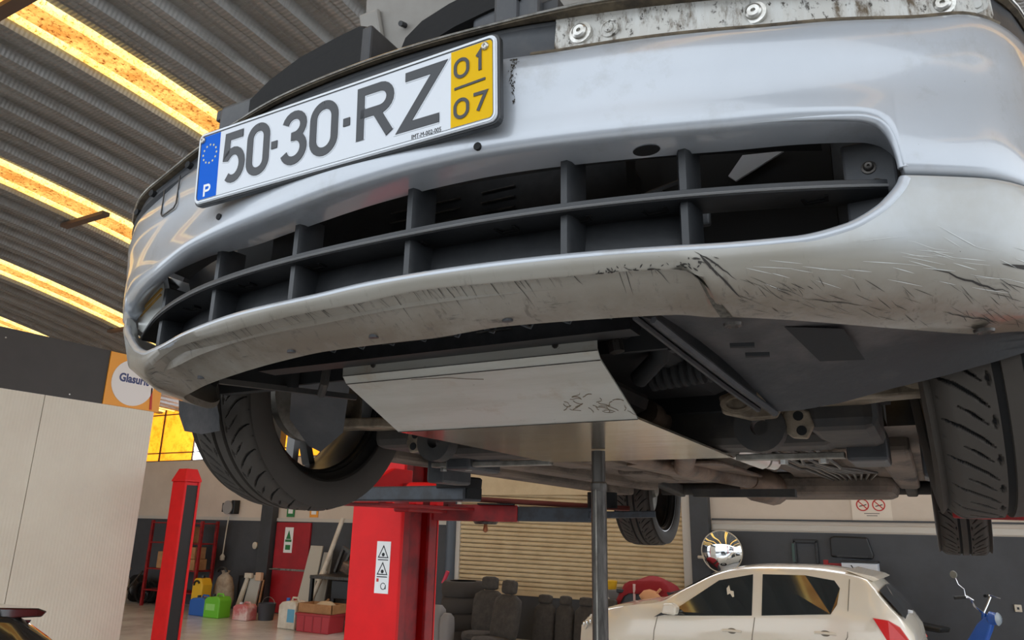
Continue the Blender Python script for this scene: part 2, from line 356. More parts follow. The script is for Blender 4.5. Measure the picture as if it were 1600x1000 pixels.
f = B(PX - 0.08, PX - 0.015, -0.9, 4.33, 3.122, 3.745).build('fascia', fascia_m, wl)
for yy, zz in ((3.2, 3.64), (3.95, 3.17)): MB().prism(circ(10, 0.008), lambda u, v, dd: (PX - 0.015 + dd, yy + u, zz + v), 0, 0.004).build('rivet', zinc, f)
sg = B(PX - 0.06, PX - 0.005, 4.335, 5.05, 3.124, 3.74).build('paint_sign', orange_m); tag(sg, 'orange sign with a white disc and blue lettering', 'sign')
MB().prism(circ(40, 0.272, 4.66, 3.42), lambda u, v, dd: (PX + dd, u, v), -0.005, 0.002).build('white_disc', mat('sign white', (232, 226, 222), 0.5), sg)
navy = mat('sign navy lettering', (52, 62, 110), 0.5)
text('lettering', 'Glasurit', 0.135, navy, Matrix.Translation((PX + 0.003, 4.665, 3.46)) @ Matrix.Rotation(R(90), 4, 'Z') @ Matrix.Rotation(R(90), 4, 'X'), sg, sx=0.88, off=0.005)
MB().prism([(4.92, 3.14), (4.95, 3.14), (4.92, 3.4), (4.90, 3.4)], lambda u, v, dd: (PX + dd, u, v), -0.005, 0.002).build('red_stripe', red_ink, sg)

# arched roof of deep corrugated steel, translucent strips every 2.95 m
def zr(y):
    if y < 7.5: return 5.53 + 0.05 * y - 0.02 * y * y
    return 5.53 + 0.375 - 1.125 - 0.06 * (y - 7.5)
ys = [-2.2 + i * 0.6 for i in range(int(13.8 / 0.6) + 1)]
strips = [(-16.35, -15.9), (-13.45, -13.0), (-10.98, -10.5), (-8.06, -7.56), (-5.1, -4.68), (-2.15, -1.72), (0.8, 1.23), (3.75, 4.18), (6.7, 7.13)]
cuts = sorted(strips); segs = []; a = -20.0
for s0, s1 in cuts: segs.append((a, s0)); a = s1
segs.append((a, 7.6))
mb = MB()
for x0, x1 in segs:
    k = max(1, round((x1 - x0) / 0.41)); p = (x1 - x0) / k; pr = []
    for i in range(k):
        b0 = x0 + i * p
        pr += [(b0, 0), (b0 + p * 0.18, 0), (b0 + p * 0.22, -0.012), (b0 + p * 0.26, 0), (b0 + p * 0.42, 0), (b0 + p * 0.5, -0.075), (b0 + p * 0.60, -0.078), (b0 + p * 0.66, -0.066), (b0 + p * 0.72, -0.078), (b0 + p * 0.88, -0.075), (b0 + p * 0.97, 0)]
    pr.append((x1, 0))
    mb.grid([[(x, y_, zr(y_) + dz) for x, dz in pr] for y_ in ys])
nt = roof_m.node_tree; tcn = nt.nodes.new('ShaderNodeTexCoord'); wv = nt.nodes.new('ShaderNodeTexWave'); wv.bands_direction = 'Y'
wv.inputs['Scale'].default_value = 9; bp = nt.nodes.new('ShaderNodeBump'); bp.inputs['Strength'].default_value = 0.4; bp.inputs['Distance'].default_value = 0.012
nt.links.new(tcn.outputs['Object'], wv.inputs[0]); nt.links.new(wv.outputs['Fac'], bp.inputs['Height'])
nt.links.new(bp.outputs[0], nt.nodes['Principled BSDF'].inputs['Normal'])
ceil = mb.build('ceiling', roof_m); tag(ceil, 'arched roof of corrugated grey steel', 'ceiling', kind='structure')
for s0, s1 in strips:
    MB().grid([[(s0 + 0.07, y_, zr(y_) - 0.004), (s1 - 0.09, y_, zr(y_) - 0.004)] for y_ in ys]).build('skylight_strip', sky_m, ceil)
    MB().grid([[(s0, y_, zr(y_)), (s0 + 0.03, y_, zr(y_) - 0.05), (s0 + 0.07, y_, zr(y_) - 0.004)] for y_ in ys]).build('strip_edge', edge_m, ceil)
    MB().grid([[(s1 - 0.09, y_, zr(y_) - 0.004), (s1 - 0.05, y_, zr(y_) - 0.05), (s1, y_, zr(y_))] for y_ in ys]).build('strip_edge', edge_m, ceil)
for (xa, xb, yb) in ((-5.32, -4.5, 1.50), (-8.3, -7.45, 3.95), (-11.2, -10.3, 6.5), (-2.4, -1.5, 0.4)):
    B(xa, xb, yb - 0.045, yb + 0.045, zr(yb) - 0.125, zr(yb) - 0.08).build('cross_bracket', purlin_m, ceil)
o = B(-20.2, -20, -2.2, 11.4, 0, 5.4).build('wall_far_left', wall_dk); tag(o, 'grey end wall of the workshop far on the left', 'wall', kind='structure')
# ------------------------------------------------------------------ the lifted silver car (x across, y rearwards, z from plate bottom)
car = thing('lifted_car', (0, 0, CZ), 'silver hatchback raised on the red lift, front bumper scraped', 'car')
def G(x):
    a = abs(x)
    y = (0.305 * a * a + 0.15 * a**4) if x < 0 else (0.34 * a * a + 0.16 * a**4)
    k = max(0, a - 0.71)
    return y + 7 * k * k + 260 * k**4
zB = smooth_interp([(-.84, .096), (-.7, .091), (-.62, .088), (-.57, .087), (-.5, .091), (-.45, .097), (-.38, .107), (0, .11), (.218, .108), (.3, .104), (.37, .105), (.51, .108), (.59, .115), (.667, .122), (.734, .137), (.84, .15)])
zA = smooth_interp([(-.84, .130), (-.7, .124), (-.62, .120), (-.57, .1185), (-.5, .120), (-.45, .127), (-.38, .143), (-.28, .160), (-.15, .166), (.21, .166), (.31, .162), (.42, .161), (.6, .165), (.74, .19), (.84, .205)])
zD = smooth_interp([(-.6405, -.090), (-.638, -.080), (-.630, -.073), (-.61, -.069), (-.556, -.067), (-.44, -.060), (-.33, -.047), (-.16, -.043), (.03, -.032), (.13, -.027), (.21, -.025),
                    (.36, -.026), (.455, -.025), (.549, -.019), (.603, -.017), (.620, -.021), (.630, -.031), (.6365, -.047), (.6395, -.065), (.6405, -.080)])
zD_in = zD
seam = smooth_interp([(-.84, -.088), (-.64, -.0885), (.64, -.0805), (.69, -.0795), (.84, -.0755)])
zD = lambda x: zD_in(x) if abs(x) < .6405 else seam(x) + .0013
zE = smooth_interp([(-.6405, -.088), (-.637, -.097), (-.628, -.108), (-.605, -.124), (-.57, -.140), (-.53, -.160), (-.48, -.180), (-.43, -.191), (-.38, -.190), (-.3, -.182), (-.156, -.174), (-.03, -.172), (.067, -.167),
                    (.22, -.163), (.36, -.161), (.45, -.160), (.533, -.154), (.581, -.140), (.612, -.1195), (.628, -.102), (.637, -.089), (.6405, -.081)])
zE_in = zE
zE = lambda x: zE_in(x) if abs(x) < .6405 else seam(x) - .0013
zH = smooth_interp([(-.84, -.12), (-.72, -.17), (-.64, -.215), (-.56, -.243), (-.45, -.250), (-.373, -.241), (-.267, -.233), (-.16, -.226), (-.07, -.222), (.09, -.222), (.2, -.215), (.3, -.214), (.394, -.213), (.443, -.218),
                    (.51, -.219), (.577, -.22), (.634, -.221), (.69, -.223), (.74, -.215), (.84, -.19)])
zGd = smooth_interp([(-.5, -.205), (-.4, -.201), (-.33, -.191), (-.19, -.189), (-.06, -.184), (.04, -.182), (.14, -.176), (.25, -.177), (.35, -.176), (.38, -.175), (.5, -.18)])
zH1 = smooth_interp([(-.5, -.226), (-.24, -.22), (-.18, -.216), (-.11, -.213), (.016, -.208), (.1, -.208), (.37, -.208), (.5, -.21)])
xs = sorted(set([round(-.84 + 1.68 * i / 150, 4) for i in range(151)] + [round(s * (.60 + .045 * i / 30), 4) for i in range(31) for s in (-1, 1)] + [round(s * (.38 + .08 * i / 24), 4) for i in range(25) for s in (-1, 1)]))
OPEN = 0.641
def upper_pt(x, k):
    b, d = zB(x), zD(x); dr = -.025 if x > 0 else -.025 - .03 * sst(0, .4, -x); h = b - dr
    ins = 0.058 if abs(x) < .6405 else 0.02; up_ = (.055 * sst(.2, .6, -x) if x < 0 else 0) if abs(x) < .6405 else 0
    T = [(.030, b), (.017, b - .0005), (.008, b - .005), (.002, b - .016), (-.001, b - .034), (.002, b - h * .42), (.005, b - h * .58), (.002, b - h * .74), (-.0005, dr * .5 + d * .5 + .018), (-.0008, d + .010), (.002, d + .004), (.007, d + .0008), (.016, d), (ins, d - .001 + up_)]
    dl, z = T[k]
    if k <= 2: dl -= (.030, .014, .006)[k] * sst(.25, .6, -x)
    if 1 <= k <= 9: dl -= .016 * sst(.35, .66, -x) * (1, 1, 1, 1, 1, 1, .8, .5, .25)[k - 1]
    return (x, G(x) + dl, z)
def wgt(x, row):            # 1 in the recessed middle of the lower lip, 0 outside
    sh = (0, 0, 0, 0, .0, .004, .012, .022, .03, .03)[min(row, 9)]
    return (1 - sst(.404 + sh, .422 + sh, x)) * (1 - sst(.355 + sh * 1.0, .45 + sh * 1.0, -x))
zR = smooth_interp([(-.84, -.115), (-.75, -.135), (-.64, -.165), (-.55, -.185), (-.45, -.196), (-.3, -.19), (0, -.178), (.2, -.169), (.45, -.166), (.53, -.162), (.6, -.153), (.64, -.147), (.7, -.138), (.84, -.115)])
def lower_pt(x, k):
    e, hz, er = zE(x), zH(x), zR(x); w_ = 0
    q = sst(.42, .66, abs(x)) * (1 if x < 0 else .35)
    dH = .08 + .15 * q
    side = [(.030, e - .03), (.019, e - .004), (.0125, e - .0002), (.006, e + .0006), (.001, e - .0015), (-.0005, e - .007), (.001 + .018 * q, er + (hz - er) * .24), (.009 + .05 * q, er + (hz - er) * .52), (.026 + .09 * q, er + (hz - er) * .80), (.052 + .12 * q, hz + .004), (dH, hz), (dH + .004, hz + .012)]
    gd, h1 = zGd(x), zH1(x)
    mid = [(.030, e - .03), (.019, e - .004), (.0125, e - .0002), (.006, e + .0006), (.001, e - .0015), (-.0005, e - .0065), (.007, gd - .0075), (.009, gd - .0085), (.0135, gd - .0050), (.057, h1), (.085, hz), (.085, hz + .012)]
    w_ = wgt(x, k) if k >= 6 else 0
    a, b = side[k], mid[k]
    return (x, G(x) + a[0] * (1 - w_) + b[0] * w_, a[1] * (1 - w_) + b[1] * w_)
bum = MB().grid([[upper_pt(x, k) for x in xs] for k in range(14)]).build('front_bumper', paint, car, smooth='all')
low = MB().grid([[lower_pt(x, k) for x in xs] for k in range(12)]).build('lower_valance', paint_low, car, smooth=50)
XR = sorted([-.63 + 1.23 * i / 150 for i in range(151)] + [.6 + .0404 * (1 - (1 - i / 24)**2) for i in range(1, 25)])
MB().tube([(x, G(x) + .0055, zE(x) - .0045) for x in XR], .0062, 10).build('opening_rim', paint, low, smooth='all')
MB().tube([(x, G(x) + .006, zD(x) + .004) for x in [.40 + .2403 * (1 - (1 - i / 60)**3) for i in range(61)]], [.0005 + .005 * min(1, i / 30) for i in range(61)], 10).build('opening_rim', paint, bum, smooth='all')
# mounting flange above the paint, black in the middle, dirty white on the right
def flange(x0, x1, nm, m, dl):
    n = max(3, int((x1 - x0) / .02)); X = [x0 + (x1 - x0) * i / n for i in range(n + 1)]
    F = lambda x: G(x) + dl - .042 * sst(.25, .6, -x)
    rows = [[(x, F(x) + .004, zB(x) - .002) for x in X], [(x, F(x) - .004, zB(x) + .004) for x in X], [(x, F(x), zB(x) + .010) for x in X], [(x, F(x) + .006, zA(x) - .004) for x in X], [(x, F(x) + .004, zA(x)) for x in X]]
    return MB().grid(rows).build(nm, m, bum, smooth=30)
flange(.285, .76, 'mounting_flange', flange_m, .026)
flange(-.84, .285, 'mounting_flange', grey_pl, .030)
flange(.76, .84, 'mounting_flange', black_pl, .03)
X = [-.84 + 1.68 * i / 110 for i in range(111)]
MB().grid([[(x, G(x) + .03, zA(x) - .001) for x in X], [(x, G(x) + .024 - .010 * sst(.2, .35, x) - .042 * sst(.25, .6, -x), zA(x) - .0005) for x in X], [(x, G(x) + .024 - .012 * sst(.2, .35, x) - .042 * sst(.25, .6, -x), zA(x) + .003) for x in X], [(x, G(x) + .034, zA(x) + .004) for x in X], [(x, G(x) + .06, zA(x) + .005) for x in X]]).build('top_lip', lip_m, bum, smooth=50)
MB().tube([(x, G(x) + .023 - .012 * sst(.2, .35, x) - .042 * sst(.25, .6, -x), zA(x) + .003) for x in X], .0017, 6).build('lip_bead', zinc, bum, smooth=True)
MB().tube([(x, G(x) + .018, zB(x) + .001) for x in [.26 + .5 * i / 40 for i in range(41)]], .0045, 6).build('grime_line', lip_m, bum, smooth=True)
def screw(x, z, dl, r, nm='flange_screw', m=zinc, parent=None, y=None):
    yy = (G(x) + dl) if y is None else y
    o = MB().lathe([(.004, r * 1.55), (-.001, r * 1.5), (-.0015, r * 1.05), (-.005, r), (-.0065, r * .75), (-.0062, r * .3), (-.003, r * .25), (-.003, 0.0001)], 20, lambda a, p, q: (x + p, yy + a, z + q)).build(nm, m, parent or bum, smooth=30)
    return o
for x, z, r in ((.317, .134, .0095), (.51, .136, .0095), (.704, .152, .0095)): screw(x, z, .026, r)
for x, z in ((.351, .134), (.742, .164)): MB().lathe([(.001, .012), (-.002, .0118), (-.002, .0098), (-.001, .0096), (-.001, .006), (-.003, .0055), (-.003, .0001)], 20, lambda a, p, q, x=x, z=z: (x + p, G(x) + .027 + a, z + q)).build('blind_plug', flange_m, bum, smooth=30)
# black disc put in for the dark of a hole in the opening's roof
MB().lathe([(0, .016), (-.0006, .0155), (-.0006, .0001)], 20, lambda a, p, q: (.385 + p, G(.385) + .040 + q * .75, zD(.385) - .0012 + a)).build('drain_hole', dark, bum)
for x in (-.36, -.13, .02, .21):
    p = lower_pt(x, 9); q = lower_pt(x, 10); c = ((p[0]), (p[1] + q[1]) / 2, (p[2] + q[2]) / 2 - .0012)
    MB().prism(circ(12, .007), lambda u, v, d_, c=c: (c[0] + u, c[1] + v * .7, c[2] + d_), -.0006, .004).build('clip_hole', black_pl, low)
for x in (-.40, -.62, -.52): MB().lathe([(.002, .006), (-.006, .006), (-.006, .0001)], 12, lambda a, p, q, x=x: (x + p, G(x) + .030 - .042 * sst(.25, .6, -x) + a, (zA(x) + zB(x)) / 2 + .004 + q)).build('flange_hole', dark, bum)
# towing-eye cover outline on the left of the plate, plate holder blocks
cv = [(-.455, .092), (-.455, .048), (-.448, .042), (-.405, .044), (-.398, .050), (-.398, .100)]
MB().ribbon(cv, .0022, lambda u, v, d_: (u, min(upper_pt(u, k)[1] for k in range(2, 8)) - .0006 + d_, v), -.0008, .001).build('tow_cover_seam', frame_m, bum)
# scuffs and scratches along the lower lip
sc = MB()
def on_low(x, f):
    k = 5 + f * 5; i = int(min(9, k)); t = k - i; a = Vector(lower_pt(x, i)); b = Vector(lower_pt(x, i + 1)); return a.lerp(b, t)
def stroke(x, f, dx, df, wd, n=6, wob=.0):
    pts = []
    for i in range(n + 1):
        t = i / n; xx = x + dx * t; ff = min(.98, max(0, f + df * t + random.uniform(-wob, wob)))
        p = on_low(xx, ff); e = on_low(xx + .002, ff) - p; g = on_low(xx, min(1, ff + .02)) - p
        nrm = e.cross(g)
        if nrm.length < 1e-9: return
        nrm.normalize()
        if nrm.y > 0 and nrm.z > 0: nrm = -nrm
        if nrm.z > .2 or nrm.y > .5: nrm = -nrm
        pts.append((p + nrm * .0007, nrm))
    vs = []
    for i, (p, nr) in enumerate(pts):
        d_ = (pts[min(i + 1, n)][0] - pts[max(i - 1, 0)][0]).normalized(); s_ = d_.cross(nr).normalized(); ww = wd * sin(pi * (i + .35) / (n + .7))
        vs += [p + s_ * ww / 2, p - s_ * ww / 2]
    sc.add(vs, [(2 * i, 2 * i + 1, 2 * i + 3, 2 * i + 2) for i in range(n)])
for i in range(120):                                     # right, below the opening
    x = random.choice((random.uniform(.47, .56), random.uniform(.58, .80), random.uniform(.66, .80)))
    stroke(x, random.uniform(.40, .85), random.uniform(.003, .022), random.uniform(.03, .13), random.uniform(.0002, .0008))
for i in range(170):                                     # recessed middle
    x = random.uniform(-.33, .40); stroke(x, random.uniform(.36, .55), random.uniform(-.004, .018), random.uniform(.08, .26), random.uniform(.0003, .0009), wob=.015)
for i in range(70):                                     # left corner
    x = random.uniform(-.66, -.43); stroke(x, random.uniform(.35, .7), random.uniform(.006, .02), random.uniform(.06, .18), random.uniform(.0004, .001))
for i in range(60):                                      # along the edge of the recess
    x = random.uniform(.33, .46); stroke(x, random.uniform(.12, .3), random.uniform(-.004, .008), random.uniform(.02, .06), random.uniform(.0006, .002))
for x, f, dx, df, wd in ((.655, .36, .07, .18, .0022), (.445, .10, .014, .3, .003), (.455, .3, .02, .35, .0022), (.44, .02, .035, .42, .0016), (.72, .34, .09, .1, .007), (.53, .62, .06, .06, .0012), (.66, .7, .05, .08, .0014)): stroke(x, f, dx, df, wd, 10, .01)
sc.build('scuff_marks', mat('black scuff', (44, 40, 37), 0.8), low, kind='stuff')
sc = MB()
for i in range(46): stroke(random.uniform(.48, .78), random.uniform(.12, .5), random.uniform(.012, .04), random.uniform(.02, .08), random.uniform(.0003, .0008))
sc.build('pale_scratches', mat('pale scratch', (206, 208, 206), 0.5), low, kind='stuff')
dr_ = MB(); random.seed(5)
for xc, zt_, zl, n in ((.247, .104, .06, 120), (.222, .104, .03, 60)):
    for i in range(n):
        t = random.random()**1.8; x, z = xc + random.gauss(0, .0016 * (1.6 - t)), zt_ - .008 - zl * t; r_ = random.uniform(.0003, .0011)
        k_ = min(range(13), key=lambda k: abs(upper_pt(x, k)[2] - z)); y_ = upper_pt(x, k_)[1] if abs(z - upper_pt(x, k_)[2]) < .004 else None
        if y_ is None:
            k_ = max(k for k in range(13) if upper_pt(x, k)[2] >= z); a_, b_ = upper_pt(x, k_), upper_pt(x, k_ + 1); f_ = (a_[2] - z) / max(1e-6, a_[2] - b_[2]); y_ = a_[1] + (b_[1] - a_[1]) * f_
        dr_.add([(x - r_, y_ - .0009, z), (x, y_ - .0009, z - r_), (x + r_, y_ - .0009, z), (x, y_ - .0009, z + r_ * 1.6)], [(0, 1, 2, 3)])
dr_.build('dirt_run', mat('dried dirt', (58, 52, 44), .9), bum, kind='stuff')
# bare scraped edge at the right end of the recess
MB().grid([[tuple(Vector(lower_pt(x0 + o_, k)) + Vector((0, -.0008, -.0010))) for x0 in (.414, .418, .422, .426)] for k, o_ in ((6, .000), (7, .010), (8, .020), (9, .028), (10, .03))]).build('scraped_patch', mat('bare scraped plastic', (92, 88, 78), 0.8, col2=(44, 42, 38), scale=150, bump=.3), low, smooth='all')

# ---- number plate
PX0, PX1 = -.277, .241; pw_, ph_ = PX1 - PX0, .112; pcx = (PX0 + PX1) / 2; tl = R(-3.6)
pmat = Matrix.Translation((pcx, -.006, .056)) @ Matrix.Rotation(-tl, 4, 'X')
def PF(u, v, d_): return tuple(pmat @ Vector((u, -d_, v)))          # plate space: u right, v up, d out
pl = MB().prism(rrect(pw_, ph_, .010), PF, -.002, .0005).build('number_plate', white_pl, car, bevel=.0005, label='white number plate reading 50-30-RZ with blue and yellow ends')
MB().prism(rrect(pw_ + .006, ph_ + .006, .011), PF, -.011, -.002).build('holder', frame_m, pl, bevel=.0012)
rim = rrect(pw_ - .0055, ph_ - .0055, .008); rim.append(rim[0])
MB().ribbon(rim, .0026, PF, .0004, .0016).build('raised_border', frame_l, pl)
rim = rrect(pw_ - .0095, ph_ - .0095, .007); rim.append(rim[0])
MB().ribbon(rim, .0011, PF, .0004, .0010).build('border_line', frame_m, pl)
u_ = lambda x: x - pcx
bl = MB().prism([(u_(-.2715), -.050), (u_(-.2305), -.050), (u_(-.2305), .050), (u_(-.2715), .050)], PF, .0005, .0008).build('blue_band', blue_m, pl)
for i in range(12):
    a = 2 * pi * i / 12; cx, cy = u_(-.251) + .0145 * cos(a), .020 + .0145 * sin(a)
    st = [(cx + (.0022 if j % 2 == 0 else .0009) * cos(pi / 2 + j * pi / 5), cy + (.0022 if j % 2 == 0 else .0009) * sin(pi / 2 + j * pi / 5)) for j in range(10)]
    MB().prism(st, PF, .0008, .0011).build('star', star_m, pl)
def arc(cx, cy, rx, ry, a0, a1, n=10): return [(cx + rx * cos(R(a0 + (a1 - a0) * i / n)), cy + ry * sin(R(a0 + (a1 - a0) * i / n))) for i in range(n + 1)]
def glyph(ch, w_, h_):
    a = w_ / 2; b = h_ / 2
    if ch == '0':
        L = arc(0, b - a, a, a, 90, 180, 8) + arc(0, -(b - a), a, a, 180, 360, 14) + arc(0, b - a, a, a, 0, 90, 8); return [L]
    if ch == '5': return [[(a * .92, b), (-a * .78, b), (-a * .88, b * .06)] + arc(0, -b * .36, a, b * .64, 140, -130, 16)[0:]]
    if ch == '3': return [arc(0, b * .53, a * .92, b * .47, 165, -90, 14) + [(-a * .28, b * .06)], [(-a * .1, b * .06)] + arc(0, -b * .47, a, b * .53, 90, -160, 16)]
    if ch == 'R': return [[(-a, -b), (-a, b), (a * .35, b)] + arc(a * .3, b * .53, a * .7, b * .47, 85, -85, 10) + [(a * .25, b * .06), (-a, b * .06)], [(a * .05, b * .06), (a * 1.0, -b)]]
    if ch == 'Z': return [[(-a * .95, b), (a, b), (-a, -b), (a, -b)]]
    if ch == 'P': return [[(-a, -b), (-a, b), (a * .35, b)] + arc(a * .3, b * .5, a * .7, b * .5, 85, -85, 8) + [(a * .25, 0), (-a, 0)]]
    if ch == '1': return [[(-a * .9, b * .55), (0, b), (0, -b)]]
    if ch == '7': return [[(-a, b), (a, b), (-a * .3, -b)]]
def put(ch, x0, x1, z0, z1, wd, m, parent, nm='character', d0=.0004, d1=.0018, halo=True):
    cx, cy = (u_(x0) + u_(x1)) / 2, (z0 + z1) / 2 - .056; W, Hh = x1 - x0 - wd, z1 - z0 - wd
    mb = MB(); hb = MB()
    for st in glyph(ch, W, Hh):
        P_ = [(cx + p, cy + q) for p, q in st]; e_ = .00012 * len(mb.f) / 40; mb.ribbon(P_, wd, PF, d0, d1 + min(e_, .0003)); hb.ribbon(P_, wd * 1.28, PF, d0, d1 * .6)
    o = mb.build(nm, m, parent)
    if halo: hb.build('embossed_edge', yel_m if nm == 'date_digit' else white_pl, parent)
for ch, x0, x1 in (('5', -.222, -.174), ('0', -.171, -.126), ('3', -.104, -.055), ('0', -.050, .000), ('R', .032, .092), ('Z', .102, .167)):
    put(ch, x0, x1, .0185, .0985, .0122, glyph_m, pl)
for x in (-.1165, .0145): MB().prism([(u_(x) - .0055, -.0045), (u_(x) + .0055, -.0045), (u_(x) + .0055, .0065), (u_(x) - .0055, .0065)], PF, .0004, .0018).build('separator_dot', glyph_m, pl)
put('P', -.2585, -.2435, .0075, .028, .0036, white_st, pl, 'country_letter', .0008, .0011, False)
yb = MB().prism([(u_(.1775), -.050), (u_(.2355), -.050), (u_(.2355), .050), (u_(.1775), .050)], PF, .0005, .0008).build('yellow_band', yel_m, pl)
for ch, x0, x1, z0, z1 in (('0', .182, .204, .067, .094), ('1', .212, .226, .068, .096), ('0', .182, .204, .014, .041), ('7', .208, .229, .016, .042)):
    put(ch, x0, x1, z0, z1, .0042, glyph_m, pl, 'date_digit', .0008, .0020)
MB().prism([(u_(.183), -.0025), (u_(.226), -.0005), (u_(.226), .0025), (u_(.183), .0005)], PF, .0008, .0018).build('date_line', glyph_m, pl)
text('small_print', 'IMT-M-002-005', .0085, black_ink, pmat @ Matrix.Translation((u_(.142), -.0007, -.0475)) @ Matrix.Rotation(R(90), 4, 'X'), pl, extrude=.0002, sx=.82)
for x, v in ((.226, .043), (-.268, .045)):
    MB().lathe([(0, .0052), (.0018, .0050), (.003, .0038), (.0033, .002), (.0020, .0012), (.002, .0001)], 14, lambda a, p, q, x=x, v=v: PF(u_(x) + p, v + q, a + .0008)).build('plate_screw', zinc, pl, smooth=30)
for x in (-.246, .205): MB().prism(circ(10, .005), lambda u, v, d_, x=x: (x + u, G(x) - .001 + d_, -.016 + v), -.001, .004).build('fixing_hole', dark, pl)

# ---- grille: horizontal vane, uprights, lamp insets, dark radiator behind
gr = MB()
X = [-.628 + 1.252 * i / 90 for i in range(91)]
zs = smooth_interp([(-.63, -.125), (-.5, -.108), (-.3, -.101), (0, -.1), (.2, -.096), (.44, -.089), (.63, -.081)])
ta = lambda x: 1 if abs(x) < .6 else 1
gr.grid([[(x, G(x) + .088, zs(x) + .012) for x in X], [(x, G(x) + .040, zs(x) + .010) for x in X], [(x, G(x) + .034, zs(x) + .007) for x in X], [(x, G(x) + .033, zs(x)) for x in X], [(x, G(x) + .036, zs(x) - .003) for x in X], [(x, G(x) + .088, zs(x) - .001) for x in X], [(x, G(x) + .088, zs(x) + .012) for x in X]])
gril_m = mat('grille plastic', (34, 36, 39), .42, 0, col2=(48, 49, 51), scale=14, bump=.05)
gv = gr.build('grille_vane', gril_m, car, smooth=35)
MB().tube([(x, G(x) + .033, zs(x) - .0005) for x in X], .0018, 6).build('vane_lip', mat('pale vane edge', (104, 104, 104), .5), gv, smooth=True)  # paler grey bead along the front edge of the vane
for x in (-.42, -.245, -.09, .085, .21, .30, .385, .55):     # clip slots cut in the vane
    c = G(x) + .064
    MB().ribbon([(x - .012, c - .008), (x - .010, c + .006), (x + .012, c + .006), (x + .013, c - .008)], .004, lambda u, v, d_, x=x: (u, v, zs(x) - .003 + d_), -.0008, .002).build('clip_slot', dark, gv)
for x in (-.52, -.308, -.115, .084, .289, .421):
    for nm, za, zb in (('grille_upright', zs(x) + .008, zD(x) + .012), ('grille_upright', zE(x) - .006, zs(x))):
        MB().grid([[(x + a, G(x) + b, z) for a, b in ((.010, .088), (.0075, .052), (.004, .045), (-.004, .045), (-.0075, .052), (-.006, .088))] for z in (za, zb)]).build(nm, gril_m, car, smooth=50)
# lower panel behind the lip between vane and bumper
X2 = [-.55 + .98 * i / 40 for i in range(41)]
MB().grid([[(x, G(x) + .088, zs(x)) for x in X2], [(x, G(x) + .075, zE(x) - .010) for x in X2]]).build('lower_grille_panel', gril_m, car, smooth=True)
MB().box(.36, .372, .19, .24, -.10, -.03).box(.372, .43, .19, .20, -.09, -.045).build('bracket', grey_pl, car, bevel=.003)
MB().lathe([(-.002, .007), (-.004, .005), (0.0, .003), (0, .0001)], 12, lambda a, p, q: (.405 + p, .188 + a, -.068 + q)).build('bracket_hole', dark, car)
o = MB().box(.58, .635, .215, .225, -.17, -.01).build('lamp_bracket', grey_pl, car, bevel=.003)
for x, z in ((.607, -.045), (.613, -.068)): screw(x, z, 0, .0052, 'bracket_bolt', steel_dk, o, .214)
# left fog lamp inset
FLY = lambda u: .180 + (abs(u) - .6) * .08
fl = MB().prism([(-.662, -.075), (-.655, -.055), (-.632, -.036), (-.596, -.018), (-.580, -.016), (-.572, -.040), (-.574, -.068), (-.60, -.090), (-.637, -.112), (-.655, -.104)], lambda u, v, d_: (u, FLY(u) + d_, v), 0, .05).build('fog_lamp', mat('fog lamp cover', (224, 224, 218), .3, 0, coat=.6), car, bevel=.004)
MB().prism([(-.590, -.012), (-.574, -.010), (-.562, -.034), (-.560, -.058), (-.570, -.076), (-.580, -.070), (-.577, -.040)], lambda u, v, d_: (u, FLY(u) - .004 + d_, v), 0, .05).build('lamp_edge', chrome, fl, bevel=.003)
for i, dz in enumerate((0, .011)): MB().beam((-.650, FLY(.650) - .001, -.066 - dz), (-.590, FLY(.590) - .001, -.032 - dz), .004, .004).build('lens_rib', mat('amber lens %d' % i, (214, 168, 90), .2), fl)
# radiator and cavity
rad = MB().box(-.40, .30, .26, .30, -.19, .16).build('radiator', fin_m, car)
for i in range(14):
    z = -.17 + i * .011 * 1.6
    MB().box(-.12, .02, .256, .26, z, z + .0012).box(.06, .12, .256, .26, z, z + .0012).build('fin_row', steel_dk, rad)
for x in (-.17, .02, .1): MB().grid([[(x + .02 * sin(t * 1.2) + a, .235, -.02 - .06 * t) for a in (-.009 - .004 * t, .009 + .004 * t)] for t in (0, .25, .5, .75, 1)]).build('fan_stay', grey_pl, rad)
MB().box(-.62, .62, .385, .395, -.19, .17).build('blackout_panel', dark, car)  # dark panels added so that no light shows through the bay
MB().box(.32, .56, .36, .38, -.20, .14).build('blackout_panel', dark, car)
MB().box(-.62, -.42, .36, .38, -.20, .14).build('blackout_panel', dark, car)
MB().add([(.423, .350, .048), (.445, .350, .076), (.501, .350, .069), (.433, .350, .038)] + [(.423, .354, .048), (.445, .354, .076), (.501, .354, .069), (.433, .354, .038)], [(0, 1, 2, 3), (4, 5, 6, 7), (0, 1, 5, 4), (1, 2, 6, 5), (2, 3, 7, 6), (3, 0, 4, 7)]).build('bright_gap_plate', mat('bright gap colour', (206, 208, 214), .5), car)  # pale plate standing in for the bright glimpse through the opening
MB().tube([(.12, .235, -.055), (.2, .23, -.045), (.27, .225, -.02)], .003, 6).tube([(.28, .24, -.03), (.34, .245, -.005), (.40, .235, .0)], .003, 6).build('wiring', grey_pl, car)
XC = [-.56 + 1.12 * i / 40 for i in range(41)]
MB().grid([[(x, G(x) + .05, .09) for x in XC], [(x, G(x) + .045, -.005) for x in XC], [(x, G(x) + .10, -.008) for x in XC], [(x, G(x) + .10, .09) for x in XC], [(x, G(x) + .05, .09) for x in XC]]).build('crash_beam', dark, car)
